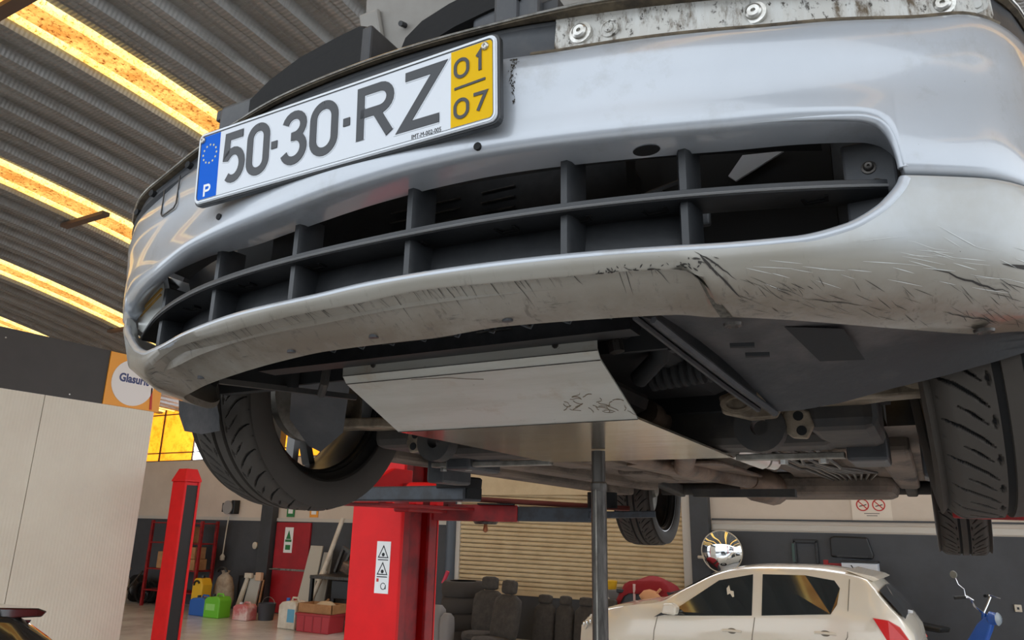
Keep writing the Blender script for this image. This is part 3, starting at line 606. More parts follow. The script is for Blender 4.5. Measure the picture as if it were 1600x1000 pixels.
# ---- engine bay seen over the top edge
fp = MB().grid([[(x, G(x) + .05, .175) for x in XC], [(x, G(x) + .11, .18) for x in XC], [(x, G(x) + .12, .10) for x in XC]]).build('front_panel', paint, car, bevel=.008)
def duct(pts, w0, w1, h0, nm, m):
    rows = []
    for i, (x, y_, z) in enumerate(pts):
        t = i / (len(pts) - 1); w_ = w0 + (w1 - w0) * t
        rows.append([(x, y_ - w_ / 2, z - h0), (x, y_ - w_ / 2, z - .006), (x, y_ - w_ / 2 + .006, z), (x, y_ + w_ / 2 - .006, z), (x, y_ + w_ / 2, z - h0)])
    return MB().grid(rows).build(nm, m, car, smooth=35)
duct([(-.315, .135, .252), (-.27, .135, .276), (-.2, .135, .297), (-.12, .135, .306), (-.075, .135, .308), (-.060, .135, .300)], .07, .09, .11, 'air_scoop', foam)
MB().box(-.066, -.045, .09, .19, .19, .296).build('scoop_end', black_pl, car, bevel=.004)
MB().box(-.405, -.305, .11, .19, .165, .264).build('air_box', grey_pl, car, bevel=.008)
MB().box(-.425, -.405, .13, .16, .19, .276).box(-.44, -.42, .13, .16, .255, .276).build('hose_clip', black_pl, car, bevel=.003)
MB().tube([(-.46, .16, .19), (-.475, .17, .215), (-.465, .19, .235), (-.44, .2, .225)], [.012, .014, .013, .012], 10).build('hose', black_pl, car, smooth=True)
du = [(-.035, .155, .20), (-.025, .155, .25), (-.01, .155, .285), (.02, .155, .305), (.07, .155, .318), (.13, .155, .325), (.18, .155, .326)]
rows = [[(x, .13, z), (x, .19, z), (x + .026 * (1 if i < 2 else .5), .19, z - (.0 if i < 2 else .045)), (x + .026 * (1 if i < 2 else .5), .13, z - (.0 if i < 2 else .045))] for i, (x, _, z) in enumerate(du)]
MB().grid(rows, True).build('intake_snorkel', foam, car, smooth=35)
MB().box(.11, .22, .135, .20, .20, .36).box(.15, .19, .128, .14, .24, .36).build('filter_box', grey_pl, car, bevel=.006)
MB().box(.20, .245, .15, .2, .19, .28).build('bracket_arm', black_pl, car, bevel=.004)
MB().box(-.045, .0, .165, .17, .18, .245).build('latch_plate', mat('primer panel', (176, 172, 154), .6), car, bevel=.003)
MB().box(.02, .10, .20, .205, .17, .28).build('panel_web', mat('grey web', (124, 126, 128), .6), car)
# headlamps
for s_ in (-1, 1):
    hl = MB().grid([[(s_ * (.30 + .46 * t), G(s_ * (.30 + .46 * t)) + .085 + .05 * u, .19 + u * (.13 + .02 * sin(pi * t)) + .01 * t) for t in [i / 10 for i in range(11)]] for u in (0, .3, .6, .85, 1)]).build('headlamp', glass, car, smooth='all')
    MB().box(min(s_ * .32, s_ * .66), max(s_ * .32, s_ * .66), .34, .38, .185, .29).build('lamp_housing', white_pl, hl)
MB().grid([[(-.495 - .035 * cos(a), .17 + .06 * t, .19 + .07 * sin(a)) for a in [pi * i / 10 for i in range(11)]] for t in (0, 1)]).build('washer_cover', white_pl, car, smooth='all')
# ---- bonnet standing open
bn = MB(); Lb = 1.0; an = R(70); hy, hz = .97, .43
BP = lambda u, s_, d_: (u, hy - cos(an) * s_ - sin(an) * d_, hz + sin(an) * s_ - cos(an) * d_)
bo = [(-.70, 0), (.70, 0), (.69, .6), (.62, .9), (.45, 1.0), (-.45, 1.0), (-.62, .9), (-.69, .6)]
bon_m = mat('bonnet underside', (158, 154, 148), .55, .1, col2=(146, 141, 134), scale=5)
bnt = MB().prism(bo, BP, -.02, 0).build('bonnet', bon_m, car, bevel=.006)
for a, b in (((-.66, .03), (-.66, .62)), ((.66, .03), (.66, .62)), ((-.55, .05), (-.12, .9)), ((.55, .05), (.12, .9)), ((-.6, .07), (.6, .07))):
    d_ = Vector(b) - Vector(a); n_ = Vector((-d_.y, d_.x)).normalized() * .035
    MB().prism([tuple(Vector(a) + n_), tuple(Vector(a) - n_), tuple(Vector(b) - n_), tuple(Vector(b) + n_)], BP, 0, .022).build('stiffener', bon_m, bnt, bevel=.008)
for u, s_ in ((-.56, .42), (-.58, .32), (-.55, .55), (-.60, .24)): MB().prism(circ(8, .008, u, s_), BP, .0, .024).build('rubber_plug', black_pl, bnt)

# ---- aluminium skid plate under the engine
sk = MB()
pr = [(.299, -.182), (.300, -.2045), (.311, -.2165), (.464, -.281), (1.111, -.2855)]
th_ = .003; hw = .2365
sec = pr + [(y_, z + th_) for y_, z in reversed(pr)]
skp = MB().grid([[(-hw, y_, z) for y_, z in pr[:4]], [(hw, y_, z) for y_, z in pr[:4]]]).grid([[(-hw, y_ , z + th_) for y_, z in pr[:4]], [(hw, y_, z + th_) for y_, z in pr[:4]]]).build('skid_plate', alu, car)
MB().prism([(-hw, .464), (hw, .464), (hw, 1.111), (-hw, 1.111)], lambda u, v, d_: (u, v, -.281 - (v - .464) * .007 + d_), 0, .004).build('floor_sheet', alu_low, skp)
for y_, z in ((.2995, -.2048), (.3105, -.2170), (.4635, -.2815)): MB().tube([(-hw, y_, z), (hw, y_, z)], .0007, 5).build('bend_shade_line', steel_dk, skp)  # dark threads drawn along the bends to paint in their shading
crk = mat('tar crack', (112, 98, 80), .8)
random.seed(11); mb = MB(); SKF = lambda u, v, d_: (u, v, -.2165 - (v - .311) * .4216 - .0008 + d_)
for i in range(26):
    u, v = .175 + random.gauss(0, .022), .415 + random.gauss(0, .013); L_ = [(u, v)]; a = random.uniform(0, 2 * pi)
    for k in range(4): a += random.uniform(-.9, .9); u += .005 * cos(a); v += .004 * sin(a); L_.append((u, v))
    mb.ribbon(L_, random.uniform(.0005, .0012), SKF, -.0002, .0003)
mb.ribbon([(-.1, .302 + .012), (-.03, .318), (0, .325), (.03, .33)], .0007, SKF, -.0002, .0003)
mb.build('tar_mark', crk, skp, kind='stuff')
for x in (-.17, .17): MB().lathe([(0, .006), (-.002, .005), (-.002, .0001)], 10, lambda a, p, q, x=x: (x + p, .300 + a, -.190 + q)).build('rivet', steel_dk, skp)
MB().box(-.30, .28, .285, .31, -.165, -.145).build('radiator_support', black_pl, car, bevel=.004)
for i in range(9):
    x = -.24 + i * .062
    MB().tube([(x, .255, -.135), (x + .004, .26, -.165), (x + .018, .262, -.172), (x + .024, .262, -.16)], .0032, 6).build('support_hook', grey_pl, car, smooth=True)
MB().tube([(.01, .25, -.165), (.022, .25, -.158)], .006, 8).build('support_bolt', zinc, car, smooth=True)
# ---- splash shields
def shield(sg):
    H_ = [(.372, .150, -.212), (.42, .165, -.214), (.5, .185, -.217), (.58, .225, -.219), (.66, .275, -.22), (.74, .345, -.212), (.80, .43, -.195)]
    L_ = [(.452, .415, -.288), (.485, .42, -.287), (.535, .42, -.280), (.6, .425, -.264), (.66, .43, -.251), (.72, .435, -.236), (.775, .45, -.218)]
    H_ = [(x, lower_pt(x, 10)[1] + .004, lower_pt(x, 10)[2] + .006) for x in (.374, .42, .5, .58, .66, .74, .80)]
    rows = []
    for t in [i / 6 for i in range(7)]:
        dip = .012 * sin(pi * t)
        rows.append([(sg * (a[0] + (b[0] - a[0]) * t), a[1] + (b[1] - a[1]) * t, a[2] + (b[2] - a[2]) * t + dip) for a, b in zip(H_, L_)])
    return MB().grid(rows).grid([rows[-1], [(x, y_ + .004, z + .02) for x, y_, z in rows[-1]]])
sp = shield(1).build('splash_shield', dusty_pl, car, smooth=60)
for y_, x0 in ((.235, .435), (.262, .447)):
    MB().ribbon([(x0, y_), (x0 + .028, y_ + .004)], .004, lambda u, v, d_: (u, v, -.233 - (v - .235) * .26 + d_), -.0016, .003).build('shield_slot', dark, sp)
MB().add([(.50, .225, -.2185), (.56, .255, -.2205), (.575, .34, -.241), (.525, .32, -.2425)], [(0, 1, 2, 3)]).build('pocket_shade', dark, sp)  # flat near-black sheet painted in for the shade of a recess
ed = [(.368, .15, -.214), (.395, .235, -.240), (.425, .33, -.268), (.452, .415, -.290)]
MB().tube(ed, .005, 6).tube([(x - .022, y_, z + .006) for x, y_, z in ed], .004, 6).grid([[(x, y_, z) for x, y_, z in ed], [(x - .022, y_, z + .010) for x, y_, z in ed], [(x - .026, y_ + .01, z + .05) for x, y_, z in ed]]).build('shield_rib', dusty_pl, sp, smooth=40)
for x, y_, z in ((.452, .178, -.221), (.70, .31, -.224)): MB().lathe([(0, .011), (-.003, .010), (-.004, .007), (-.002, .004), (-.002, .0001)], 14, lambda a, p, q, x=x, y_=y_, z=z: (x + p, y_ + q, z + a)).build('shield_screw', steel_dk, sp, smooth=30)
# left: torn liner flap and inner liner remnant
MB().grid([[(-.80, .40, -.19), (-.72, .385, -.20), (-.655, .38, -.205)], [(-.805, .41, -.225), (-.72, .40, -.236), (-.655, .395, -.236)], [(-.785, .415, -.262), (-.72, .41, -.272), (-.66, .405, -.268)]]).build('torn_liner_flap', dusty_pl, car, smooth=60)
MB().grid([[(-.46, .40, -.185), (-.40, .42, -.15), (-.34, .44, -.13)], [(-.56, .50, -.235), (-.50, .50, -.222), (-.40, .5, -.20)], [(-.575, .58, -.285), (-.53, .57, -.30), (-.46, .56, -.262)]]).build('inner_liner', black_pl, car, smooth=60)
MB().beam((-.50, .26, -.20), (-.36, .48, -.205), .012, .01).build('stay_bar', sub_m, car)
# wheel housings
def liner(sg, cy, cz, r, x0, x1):
    A = [R(-8 + 196 * i / 24) for i in range(25)]
    mb = MB().grid([[(sg * x, cy - r * cos(a), cz + r * sin(a)) for x in (x0, x1)] for a in A])
    mb.add([(sg * x0, cy, cz)] + [(sg * x0, cy - r * cos(a), cz + r * sin(a)) for a in A], [(0, i, i + 1) for i in range(1, 25)])
    return mb.build('wheel_housing', black_pl, car, smooth=40)
for sg in (-1, 1):
    liner(sg, .733, -.02, .365, .50, .83); liner(sg, 3.392, -.06, .365, .50, .83)
# ---- wheels
def tyre_mesh():
    import bmesh
    rib, gw, half = .0115, .0105, .0925
    ss = []
    s_ = -half
    while s_ <= half + 1e-6: ss.append(s_); s_ += .0022
    for e in (rib, rib + gw): ss += [e - .0004, e + .0004, -e - .0004, -e + .0004]
    ss = sorted(ss); NT = 900; NK = 30; pit = 2 * pi / NK
    prof_l = [(-.084, .222), (-.095, .226), (-.102, .238), (-.1055, .256), (-.1045, .275), (-.1015, .289)]
    prof_r = [(-a, b) for a, b in reversed(prof_l)]
    prof = [(a, b, None) for a, b in prof_l] + [(a, .300 - .0035 * (abs(a) / half)**2 - .006 * max(0, (abs(a) - .07) / .0135)**2, a) for a in ss] + [(a, b, None) for a, b in prof_r]
    def depth(s, th):
        a = abs(s)
        if rib < a < rib + gw: return 1
        if a <= rib: return 0
        t = (a - rib - gw) / (half - rib - gw); g = 0
        for off, t0, t1, w0 in ((0, .14, .95, .0034), (pit / 2, .20, .68, .0028)):
            if not t0 < t < t1: continue
            c = off + .21 * (1 - t)**1.6
            d_ = abs(((th - c + pit / 2) % pit) - pit / 2) * .3
            w_ = w0 * min(1, (t - t0) / .14 + .15, (t1 - t) / .3 + .15)
            g = max(g, 1 - sst(w_ * .6, w_ * 1.15, d_))
        d_ = ((th - .24 * pit - .19 + pit / 2) % pit) - pit / 2
        k = abs(t - .09) / .06 + abs(d_) * .3 / .014
        g = max(g, .9 * (1 - sst(.55, 1.0, k)))
        if abs(t - .93) < .022 and abs(((th - .5 * pit + pit / 2) % pit) - pit / 2) * .3 < .0018: g = max(g, .7)
        return g
    vs = []; fs = []; mi = []; n = len(prof)
    dep = []
    for j in range(NT):
        th = 2 * pi * j / NT
        for a, r, s in prof:
            g = depth(s, th) if s is not None else 0; dep.append(g)
            rr = r - .0065 * g; vs.append((a, -rr * cos(th), -rr * sin(th)))
    for j in range(NT):
        k = (j + 1) % NT
        for i in range(n - 1):
            q = (j * n + i, j * n + i + 1, k * n + i + 1, k * n + i); fs.append(q); mi.append(1 if sum(dep[x] for x in q) > 2.2 else 0)
    me = bpy.data.meshes.new('tyre'); me.from_pydata(vs, [], fs); me.materials.append(rubber); me.materials.append(rubber_dk)
    me.polygons.foreach_set('material_index', mi)
    bm = bmesh.new(); bm.from_mesh(me); bmesh.ops.recalc_face_normals(bm, faces=bm.faces); bm.to_mesh(me); bm.free()
    for p in me.polygons: p.use_smooth = True
    me.set_sharp_from_angle(angle=R(38))
    return me
ty_me = tyre_mesh()
rim_pr = [(-.088, .230), (-.093, .228), (-.090, .221), (-.080, .217), (-.072, .206), (-.03, .200), (.02, .200), (.06, .208), (.074, .216), (.088, .223), (.087, .230)]
def rim_mesh():
    mb = MB().lathe([(a, r) for a, r in rim_pr], 64, lambda a, p, q: (a, p, q))
    for a, r in ((-.064, .2045), (-.048, .2025)): mb.lathe([(a - .004, r), (a, r - .004), (a + .004, r)], 64, lambda x, p, q: (x, p, q))
    return mb
def spoke_mesh():
    mb = MB().lathe([(.052, .0001), (.058, .03), (.055, .062), (.045, .066), (.03, .06), (.03, .03), (.03, .0001)], 32, lambda a, p, q: (a, p, q))
    for k in range(5):
        for dlt in (-.13, .13):
            a = 2 * pi * k / 5 + dlt * .4; b = 2 * pi * k / 5 + dlt * 1.25
            mb.beam((.048, .055 * cos(a), .055 * sin(a)), (.058, .208 * cos(b), .208 * sin(b)), .02, .026, up=(1, 0, 0))
    return mb
def disc_mesh():
    return MB().lathe([(-.012, .07), (-.012, .132), (.010, .132), (.010, .07)], 48, lambda a, p, q: (a, p, q)).lathe([(-.05, .0001), (-.05, .04), (-.012, .05), (.03, .05)], 24, lambda a, p, q: (a, p, q))
protos = {}
for i, (sg, cy, cz) in enumerate(((1, .733, -.12), (-1, .733, -.12), (1, 3.392, -.238), (-1, 3.392, -.238))):
    t = link('tyre', ty_me, None, car); t.location = (sg * .7435, cy, cz); t.scale.x = 1
    if sg < 0: t.scale.x = -1
    if cy < 1: t.rotation_euler = (0, R(-4.5) * sg, R(1.4)); t.location.x -= (.024 if sg > 0 else .006) * sg
    for nm, fn, m in (('rim_barrel', rim_mesh, rim_in), ('rim_spokes', spoke_mesh, rim_out), ('brake_disc', disc_mesh, steel)):
        if nm not in protos:
            o = fn().build(nm, m, t, smooth=35); protos[nm] = o.data
        else: o = link(nm, protos[nm], m, t)
# ---- suspension and underbody
for sg in (-1, 1):
    kn = MB().box(min(sg * .60, sg * .69), max(sg * .60, sg * .69), .69, .79, -.22, -.02).build('steering_knuckle', cast, car, bevel=.02)
    MB().tube([(sg * .60, .74, -.02), (sg * .55, .77, .35)], .03, 12).build('damper', sub_m, kn, smooth=True)
    MB().prism([(.36, .96), (.42, .80), (.50, .72), (.60, .70), (.67, .72), (.67, .755), (.58, .76), (.52, .80), (.47, .98)], lambda u, v, d_: (sg * u, v, -.215 - .10 * (.67 - u) * (u - .36) + d_), -.012, .012).build('control_arm', cast, car, bevel=.004)
    MB().tube([(sg * .40, .64, -.145), (sg * .64, .64, -.13)], .008, 8).build('tie_rod', steel, car, smooth=True)
    bel = [(.20, .036)]
    for i in range(12):
        x = .205 + i * .0148; r0 = .040 - .0012 * i; bel += [(x, r0), (x + .006, r0 - .001), (x + .009, r0 - .010), (x + .012, r0 - .010)]
    bel += [(.385, .016), (.40, .012)]
    MB().lathe(bel, 24, lambda a, p, q: (sg * a, .64 + p, -.165 + q)).build('steering_boot', foam, car, smooth=35)
    MB().tube([(sg * .18, .80, -.10), (sg * .64, .735, -.12)], .014, 10).build('drive_shaft', steel_dk, car, smooth=True)
    MB().lathe([(0, .034), (0, .046), (.035, .046), (.035, .034), (.035, .016), (0, .016), (0, .034)], 24, lambda a, p, q: (sg * .365 + p, .76 + a, -.262 + q)).build('arm_bush', sub_m, car, smooth=35)
    MB().prism([(.30, -.205), (.335, -.195), (.385, -.205), (.418, -.222), (.40, -.25), (.355, -.252), (.305, -.238)], lambda u, v, d_: (sg * u, .735 + d_, v), 0, .02).build('cast_bracket', cast, car, bevel=.004)
    MB().lathe([(0, .024), (-.005, .024), (-.005, .016), (-.001, .014), (-.001, .0001)], 20, lambda a, p, q: (sg * .335 + p * 1.3, .733 + a, -.222 + q * .7)).build('bracket_ring', cast, car, smooth=35)
    ear = [(.405, -.235), (.43, -.225), (.452, -.235), (.458, -.262), (.445, -.285), (.42, -.283), (.405, -.27)]
    e_ = MB().prism(ear, lambda u, v, d_: (sg * u, .78 + d_, v), 0, .012).build('mount_ear', cast, car, bevel=.003)
    for u, v in ((.432, -.243), (.436, -.270)): MB().lathe([(.002, .0092), (-.0012, .009), (-.0014, .0001)], 14, lambda a, p, q, u=u, v=v: (sg * u + p, .78 + a, v + q)).build('ear_hole', dark, e_)
    MB().box(min(sg * .44, sg * .56), max(sg * .44, sg * .56), .78, 1.16, -.27, -.14).build('subframe_leg', sub_m, car, bevel=.02)
    MB().box(min(sg * .48, sg * .56), max(sg * .48, sg * .56), 1.10, 1.28, -.30, -.2).build('subframe_block', black_pl, car, bevel=.008)
    MB().prism([(1.06, -.27), (3.05, -.285), (3.06, -.20), (1.05, -.19)], lambda u, v, d_: (sg * d_, u, v), .70, .80).build('sill', under_m, car, bevel=.012)
    MB().box(min(sg * .52, sg * .60), max(sg * .52, sg * .60), 1.25, 2.9, -.268, -.22).build('floor_rail', under_m, car, bevel=.012)
    MB().box(min(sg * .62, sg * .68), max(sg * .62, sg * .68), 1.18, 1.34, -.33, -.24).build('jacking_block', black_pl, car, bevel=.008)
MB().box(-.47, .47, .98, 1.12, -.275, -.16).build('subframe', sub_m, car, bevel=.02)
cb = MB().box(.242, .475, 1.118, 1.145, -.291, -.277).build('cross_bar', steel, car, bevel=.002)
MB().box(-.62, -.242, 1.118, 1.145, -.291, -.277).build('cross_bar', steel, car, bevel=.002)
for x in (-.585, -.50, .345, .43): MB().prism(circ(6, .0105), lambda u, v, d_, x=x: (x + u, 1.131 + v, -.291 + d_), -.010, 0).build('cross_bar_bolt', zinc, cb)
# floor pan with tunnel and swages
rows = []
for i in range(57):
    y_ = 1.05 + i * .05; row = []
    for j in range(57):
        x = -.70 + j * .025; z = -.235 + .09 * (1 - sst(.10, .18, abs(x))) + .010 * (1 if sin(x * 46) > .5 and .2 < abs(x) < .5 else 0) - .012 * sst(.6, .9, sin(y_ * 5.5)) + .05 * sst(2.9, 3.2, y_)
        row.append((x, y_, z))
    rows.append(row)
MB().grid(rows).build('floor_pan', under_m, car, smooth=30)
MB().tube([(.10, .9, -.20), (.12, 1.15, -.235), (.06, 1.35, -.255), (-.02, 1.6, -.262), (.0, 1.9, -.262), (.06, 2.2, -.27)], [.03, .03, .028, .032, .032, .03], 14).build('exhaust_pipe', exh, car, smooth=True)
MB().tube([(-.12, 1.05, -.22), (-.1, 1.3, -.245), (-.07, 1.55, -.255), (.0, 1.75, -.26)], .026, 12).build('exhaust_branch', exh, car, smooth=True)
MB().tube([(.06, 2.18, -.27), (.07, 2.24, -.28), (.08, 2.5, -.285), (.09, 2.56, -.28), (.10, 3.4, -.25)], [.03, .065, .065, .03, .027], 16).build('silencer', exh, car, smooth=True)
MB().prism(rrect(.56, .60, .08), lambda u, v, d_: (.24 + u, 2.75 + v, -.22 - d_), 0, .088).build('fuel_tank', under_m, car, bevel=.03)
MB().prism(rrect(.30, .9, .05), lambda u, v, d_: (-.05 + u, 2.0 + v, -.25 - d_), 0, .010).build('heat_shield', exh, car, bevel=.003)
MB().beam((-.10, 2.0, -.325), (.24, 2.0, -.325), .04, .026).build('tunnel_brace', sub_m, car)
random.seed(3)
mb = MB()
for i in range(9):
    x0 = .28 + .013 * i; j = lambda: random.uniform(-.016, .016); mb.tube([(x0 - .05, 1.16, -.25), (x0 + j(), 1.26, -.262 + j() * .6), (x0 + .02 + j(), 1.4, -.272 + j() * .6), (x0 + .03 + j(), 1.6, -.27 + j() * .5), (x0 + .04 + j(), 1.8, -.262), (x0 + .02 + .01 * i, 2.1, -.256), (x0 + .04, 2.6, -.255)], .0045, 6)
mb.build('fuel_line', steel_dk, car, smooth=True)
MB().tube([(.22, 1.2, -.255), (.27, 1.3, -.275)], .024, 12).tube([(.275, 1.31, -.276), (.29, 1.34, -.278)], .02, 12).build('fuel_filter', mat('filter alloy', (206, 202, 194), .35, .6), car, smooth=True)
for i, (x, y_, l) in enumerate(((-.42, 1.5, .5), (-.28, 1.7, .4), (.46, 1.7, .6), (-.36, 2.3, .5), (.2, 1.55, .25))): MB().box(x - .05, x + .05, y_ - l / 2, y_ + l / 2, -.252, -.22).build('floor_swage', under_m, car, bevel=.012)
MB().tube([(-.66, 3.392, -.238), (.66, 3.392, -.238)], .032, 12).build('rear_axle', sub_m, car, smooth=True)
for sg in (-1, 1): MB().beam((sg * .56, 2.85, -.2), (sg * .56, 3.42, -.25), .05, .06).build('trailing_arm', sub_m, car, bevel=.01)
MB().box(-.34, .28, .32, .95, -.17, .12).build('engine', dark, car, bevel=.03)
MB().box(-.30, .12, .5, .9, -.21, -.15).build('sump', sub_m, car, bevel=.03)
MB().tube([(.27, .42, -.06), (.285, .45, -.13), (.27, .48, -.18), (.22, .52, -.205)], .016, 12).build('coolant_hose', foam, car, smooth=True)
MB().tube([(.235, .36, -.13), (.24, .36, -.175)], [.006, .009], 8).tube([(.24, .36, -.178), (.243, .36, -.195)], .012, 8).build('drain_plug', steel_dk, car, smooth=True)
MB().tube([(-.33, .36, -.15), (-.335, .36, -.20), (-.36, .38, -.215)], .008, 8).build('bay_pipe', sub_m, car, smooth=True)
MB().box(-.58, .58, .95, .99, -.2, .4).build('bulkhead', dark, car)
# ---- body sides, cabin
def side_poly():
    P_ = [(.47, -.10)]
    P_ += [(.733 - .345 * cos(a), -.02 + .345 * sin(a)) for a in [R(-8 + 196 * i / 22) for i in range(23)]]
    P_ += [(1.10, -.215), (3.02, -.225)]
    P_ += [(3.392 - .345 * cos(a), -.06 + .345 * sin(a)) for a in [R(-8 + 196 * i / 22) for i in range(23)]]
    P_ += [(3.78, -.15), (3.98, -.12), (4.05, .1), (4.02, .4), (3.4, .47), (1.4, .42), (.9, .38), (.5, .28), (.43, .12)]
    return P_
for sg in (-1, 1):
    MB().prism(side_poly(), lambda u, v, d_: (sg * (d_ - .03 * sst(.2, .5, v)), u, v), .815, .84).build('body_side', paint, car, bevel=.006)
    MB().prism([(1.45, .42), (2.15, .82), (3.3, .84), (3.85, .44)], lambda u, v, d_: (sg * (d_ - .35 * (v - .42)), u, v), .79, .80).build('side_window', glass_dk, car)
MB().box(-.60, .60, 1.95, 3.4, .84, .87).build('roof_panel', paint, car, bevel=.02)
MB().add([(-.74, 1.15, .43), (.74, 1.15, .43), (.60, 1.97, .85), (-.60, 1.97, .85)], [(0, 1, 2, 3)]).build('windscreen', glass_dk, car)
MB().add([(-.74, 3.98, .43), (.74, 3.98, .43), (.60, 3.38, .85), (-.60, 3.38, .85)], [(0, 1, 2, 3)]).build('rear_window', glass_dk, car)
MB().box(-.80, .80, 3.96, 4.06, -.16, .43).build('tailgate', paint, car, bevel=.03)
MB().box(-.80, .80, .98, 1.2, .36, .43).build('scuttle', black_pl, car, bevel=.01)

# ------------------------------------------------------------------ support pole under the skid plate
po = thing('support_pole', (0.004, .862, 0), 'grey steel support pole propping the aluminium skid plate', 'support pole')
Zt = CZ - .2845
MB().tube([(0, 0, .02), (0, 0, Zt - .075)], .0165, 16).build('outer_tube', steel_dk, po, smooth=True)
MB().tube([(0, 0, Zt - .09), (0, 0, Zt - .002)], .0150, 16).build('inner_tube', mat('oiled pole head', (62, 58, 54), .35, .6), po, smooth=True)
MB().lathe([(Zt - .088, .0172), (Zt - .084, .0185), (Zt - .072, .0185), (Zt - .068, .0160)], 16, lambda a, p, q: (p, q, a)).build('collar', steel_dk, po, smooth=30)
MB().tube([(0, -.0165, .05), (0, -.0165, Zt - .08)], .002, 6).build('weld_seam', steel, po)
MB().prism(circ(24, .11), XY, 0, .02).build('base_plate', steel_dk, po, bevel=.003)

# ------------------------------------------------------------------ the lift carrying the car
lf = thing('car_lift', (-1.54, 2.16, 0), 'red two post lift carrying the silver car, left column in view', 'car lift')
def L(x, y_, z): return (x + 1.54, y_ - 2.16, z)
def lbox(x0, x1, y0, y1, z0, z1): return B(x0 + 1.54, x1 + 1.54, y0 - 2.16, y1 - 2.16, z0, z1)
def column(cx, sg, top):
    # C-section column with the open slot facing the car
    xi = cx + sg * .14; xo = cx - sg * .14
    lbox(min(xo, xi), max(xo, xi), 2.02, 2.045, 0, top).build('column_face', red_m, lf, bevel=.006)
    lbox(min(xo, xi), max(xo, xi), 2.285, 2.31, 0, top).build('column_face', red_m, lf, bevel=.006)
    lbox(min(xo, xo + sg * .02), max(xo, xo + sg * .02), 2.04, 2.29, 0, top).build('column_back', red_m, lf)
    for y0, y1 in ((2.035, 2.085), (2.235, 2.30)):
        lbox(min(xi - sg * .02, xi), max(xi - sg * .02, xi), y0, y1, 0, top).build('column_lip', red_dk, lf, bevel=.004)  # inner lips take the darker red, their shade put into the colour
    lbox(min(xi - sg * .075, xi - sg * .035), max(xi - sg * .075, xi - sg * .035), 2.105, 2.215, 0, top - .3).build('slider', red_dk, lf)
    lbox(min(xo + sg * .02, xo + sg * .03), max(xo + sg * .02, xo + sg * .03), 2.05, 2.28, 0, top).build('column_inside', slot_m, lf)
    lbox(cx - .22, cx + .22, 1.95, 2.38, 0, .02).build('base_plate', red_dk, lf, bevel=.004)
column(-1.54, 1, 3.6); column(1.62, -1, 3.6)
cz = CZ
# carriage and arms, left side
lbox(-1.42, -1.335, 1.98, 2.35, cz - .40, cz - .28).build('carriage', red_dk, lf, bevel=.008)
MB().prism([(1.62, -.355), (2.05, -.355), (2.05, -.22), (1.92, -.22)], lambda u, v, d_: L(d_, u, cz + v), -1.40, -1.375).build('carriage_gusset', red_m, lf, bevel=.004)
lbox(-1.43, -1.22, 1.64, 2.38, cz - .385, cz - .372).build('carriage_shelf', red_dk, lf, bevel=.003)
for y_ in (1.70, 1.90, 2.05): lbox(-1.26, -1.22, y_ - .025, y_ + .025, cz - .372, cz - .33).build('hinge_lug', red_m, lf, bevel=.004)
fa = MB().beam(L(-1.45, 1.60, cz - .345), L(-.735, 1.535, cz - .345), .10, .052).build('front_arm', arm_m, lf, bevel=.006)
MB().beam(L(-.738, 1.535, cz - .345), L(-.728, 1.534, cz - .345), .08, .036).build('arm_opening', dark, fa)
MB().lathe([(-.328, .0001), (-.328, .078), (-.298, .080), (-.292, .074), (-.292, .0001)], 28, lambda a, p, q: L(-.79 + p, 1.53 + q, cz + a)).build('rubber_pad', rubber_dk, lf, smooth=35)
MB().tube([L(-1.2, 1.80, cz - .315), L(-.96, 1.80, cz - .318)], .028, 12).build('adapter_tube', red_m, lf, smooth=True)
MB().beam(L(-1.42, 2.30, cz - .395), L(-1.06, 2.46, cz - .395), .11, .075).build('rear_arm_sleeve', red_dk, lf, bevel=.005)
ra = MB().beam(L(-1.10, 2.44, cz - .395), L(-.70, 2.62, cz - .395), .085, .066).build('rear_arm', arm_m, lf, bevel=.006)
MB().beam(L(-1.20, 2.33, cz - .355), L(-1.05, 2.40, cz - .355), .10, .006).build('sleeve_plate', dark, lf)
MB().lathe([(-.445, .0001), (-.445, .05), (-.432, .06), (-.432, .0001)], 20, lambda a, p, q: L(-1.2 + p, 2.40 + q, cz + a)).build('pivot_washer', steel_dk, lf, smooth=35)
MB().tube([L(-1.2, 2.40, cz - .445), L(-1.2, 2.40, cz - .475), L(-1.2, 2.40, cz - .482)], [.008, .013, .003], 8).build('grease_nipple', brass, lf, smooth=True)
MB().tube([L(-1.30, 2.28, cz - .33), L(-.62, 2.75, cz - .36)], .012, 8).build('arm_brace', mat('rusty brace', (112, 50, 40), .6), lf, smooth=True)
MB().lathe([(-.36, .0001), (-.36, .07), (-.29, .07), (-.29, .0001)], 24, lambda a, p, q: L(-.72 + p, 2.66 + q, cz + a)).build('rubber_pad', rubber_dk, lf, smooth=35)
MB().beam(L(-.76, 2.58, cz - .395), L(-.5, 2.74, cz - .385), .10, .03).build('arm_tip', arm_m, lf, bevel=.004)
# right side arms
lbox(1.415, 1.5, 1.98, 2.35, cz - .40, cz - .28).build('carriage', red_dk, lf, bevel=.008)
MB().beam(L(1.45, 1.95, cz - .355), L(.76, 1.45, cz - .325), .10, .055).build('front_arm', red_dk, lf, bevel=.006)
MB().lathe([(-.34, .0001), (-.34, .07), (-.285, .07), (-.285, .0001)], 24, lambda a, p, q: L(.74 + p, 1.42 + q, cz + a)).build('rubber_pad', rubber_dk, lf, smooth=35)
MB().beam(L(1.45, 2.35, cz - .385), L(.72, 2.75, cz - .36), .10, .055).build('rear_arm', red_dk, lf, bevel=.006)
MB().lathe([(-.36, .0001), (-.36, .07), (-.285, .07), (-.285, .0001)], 24, lambda a, p, q: L(.72 + p, 2.75 + q, cz + a)).build('rubber_pad', rubber_dk, lf, smooth=35)
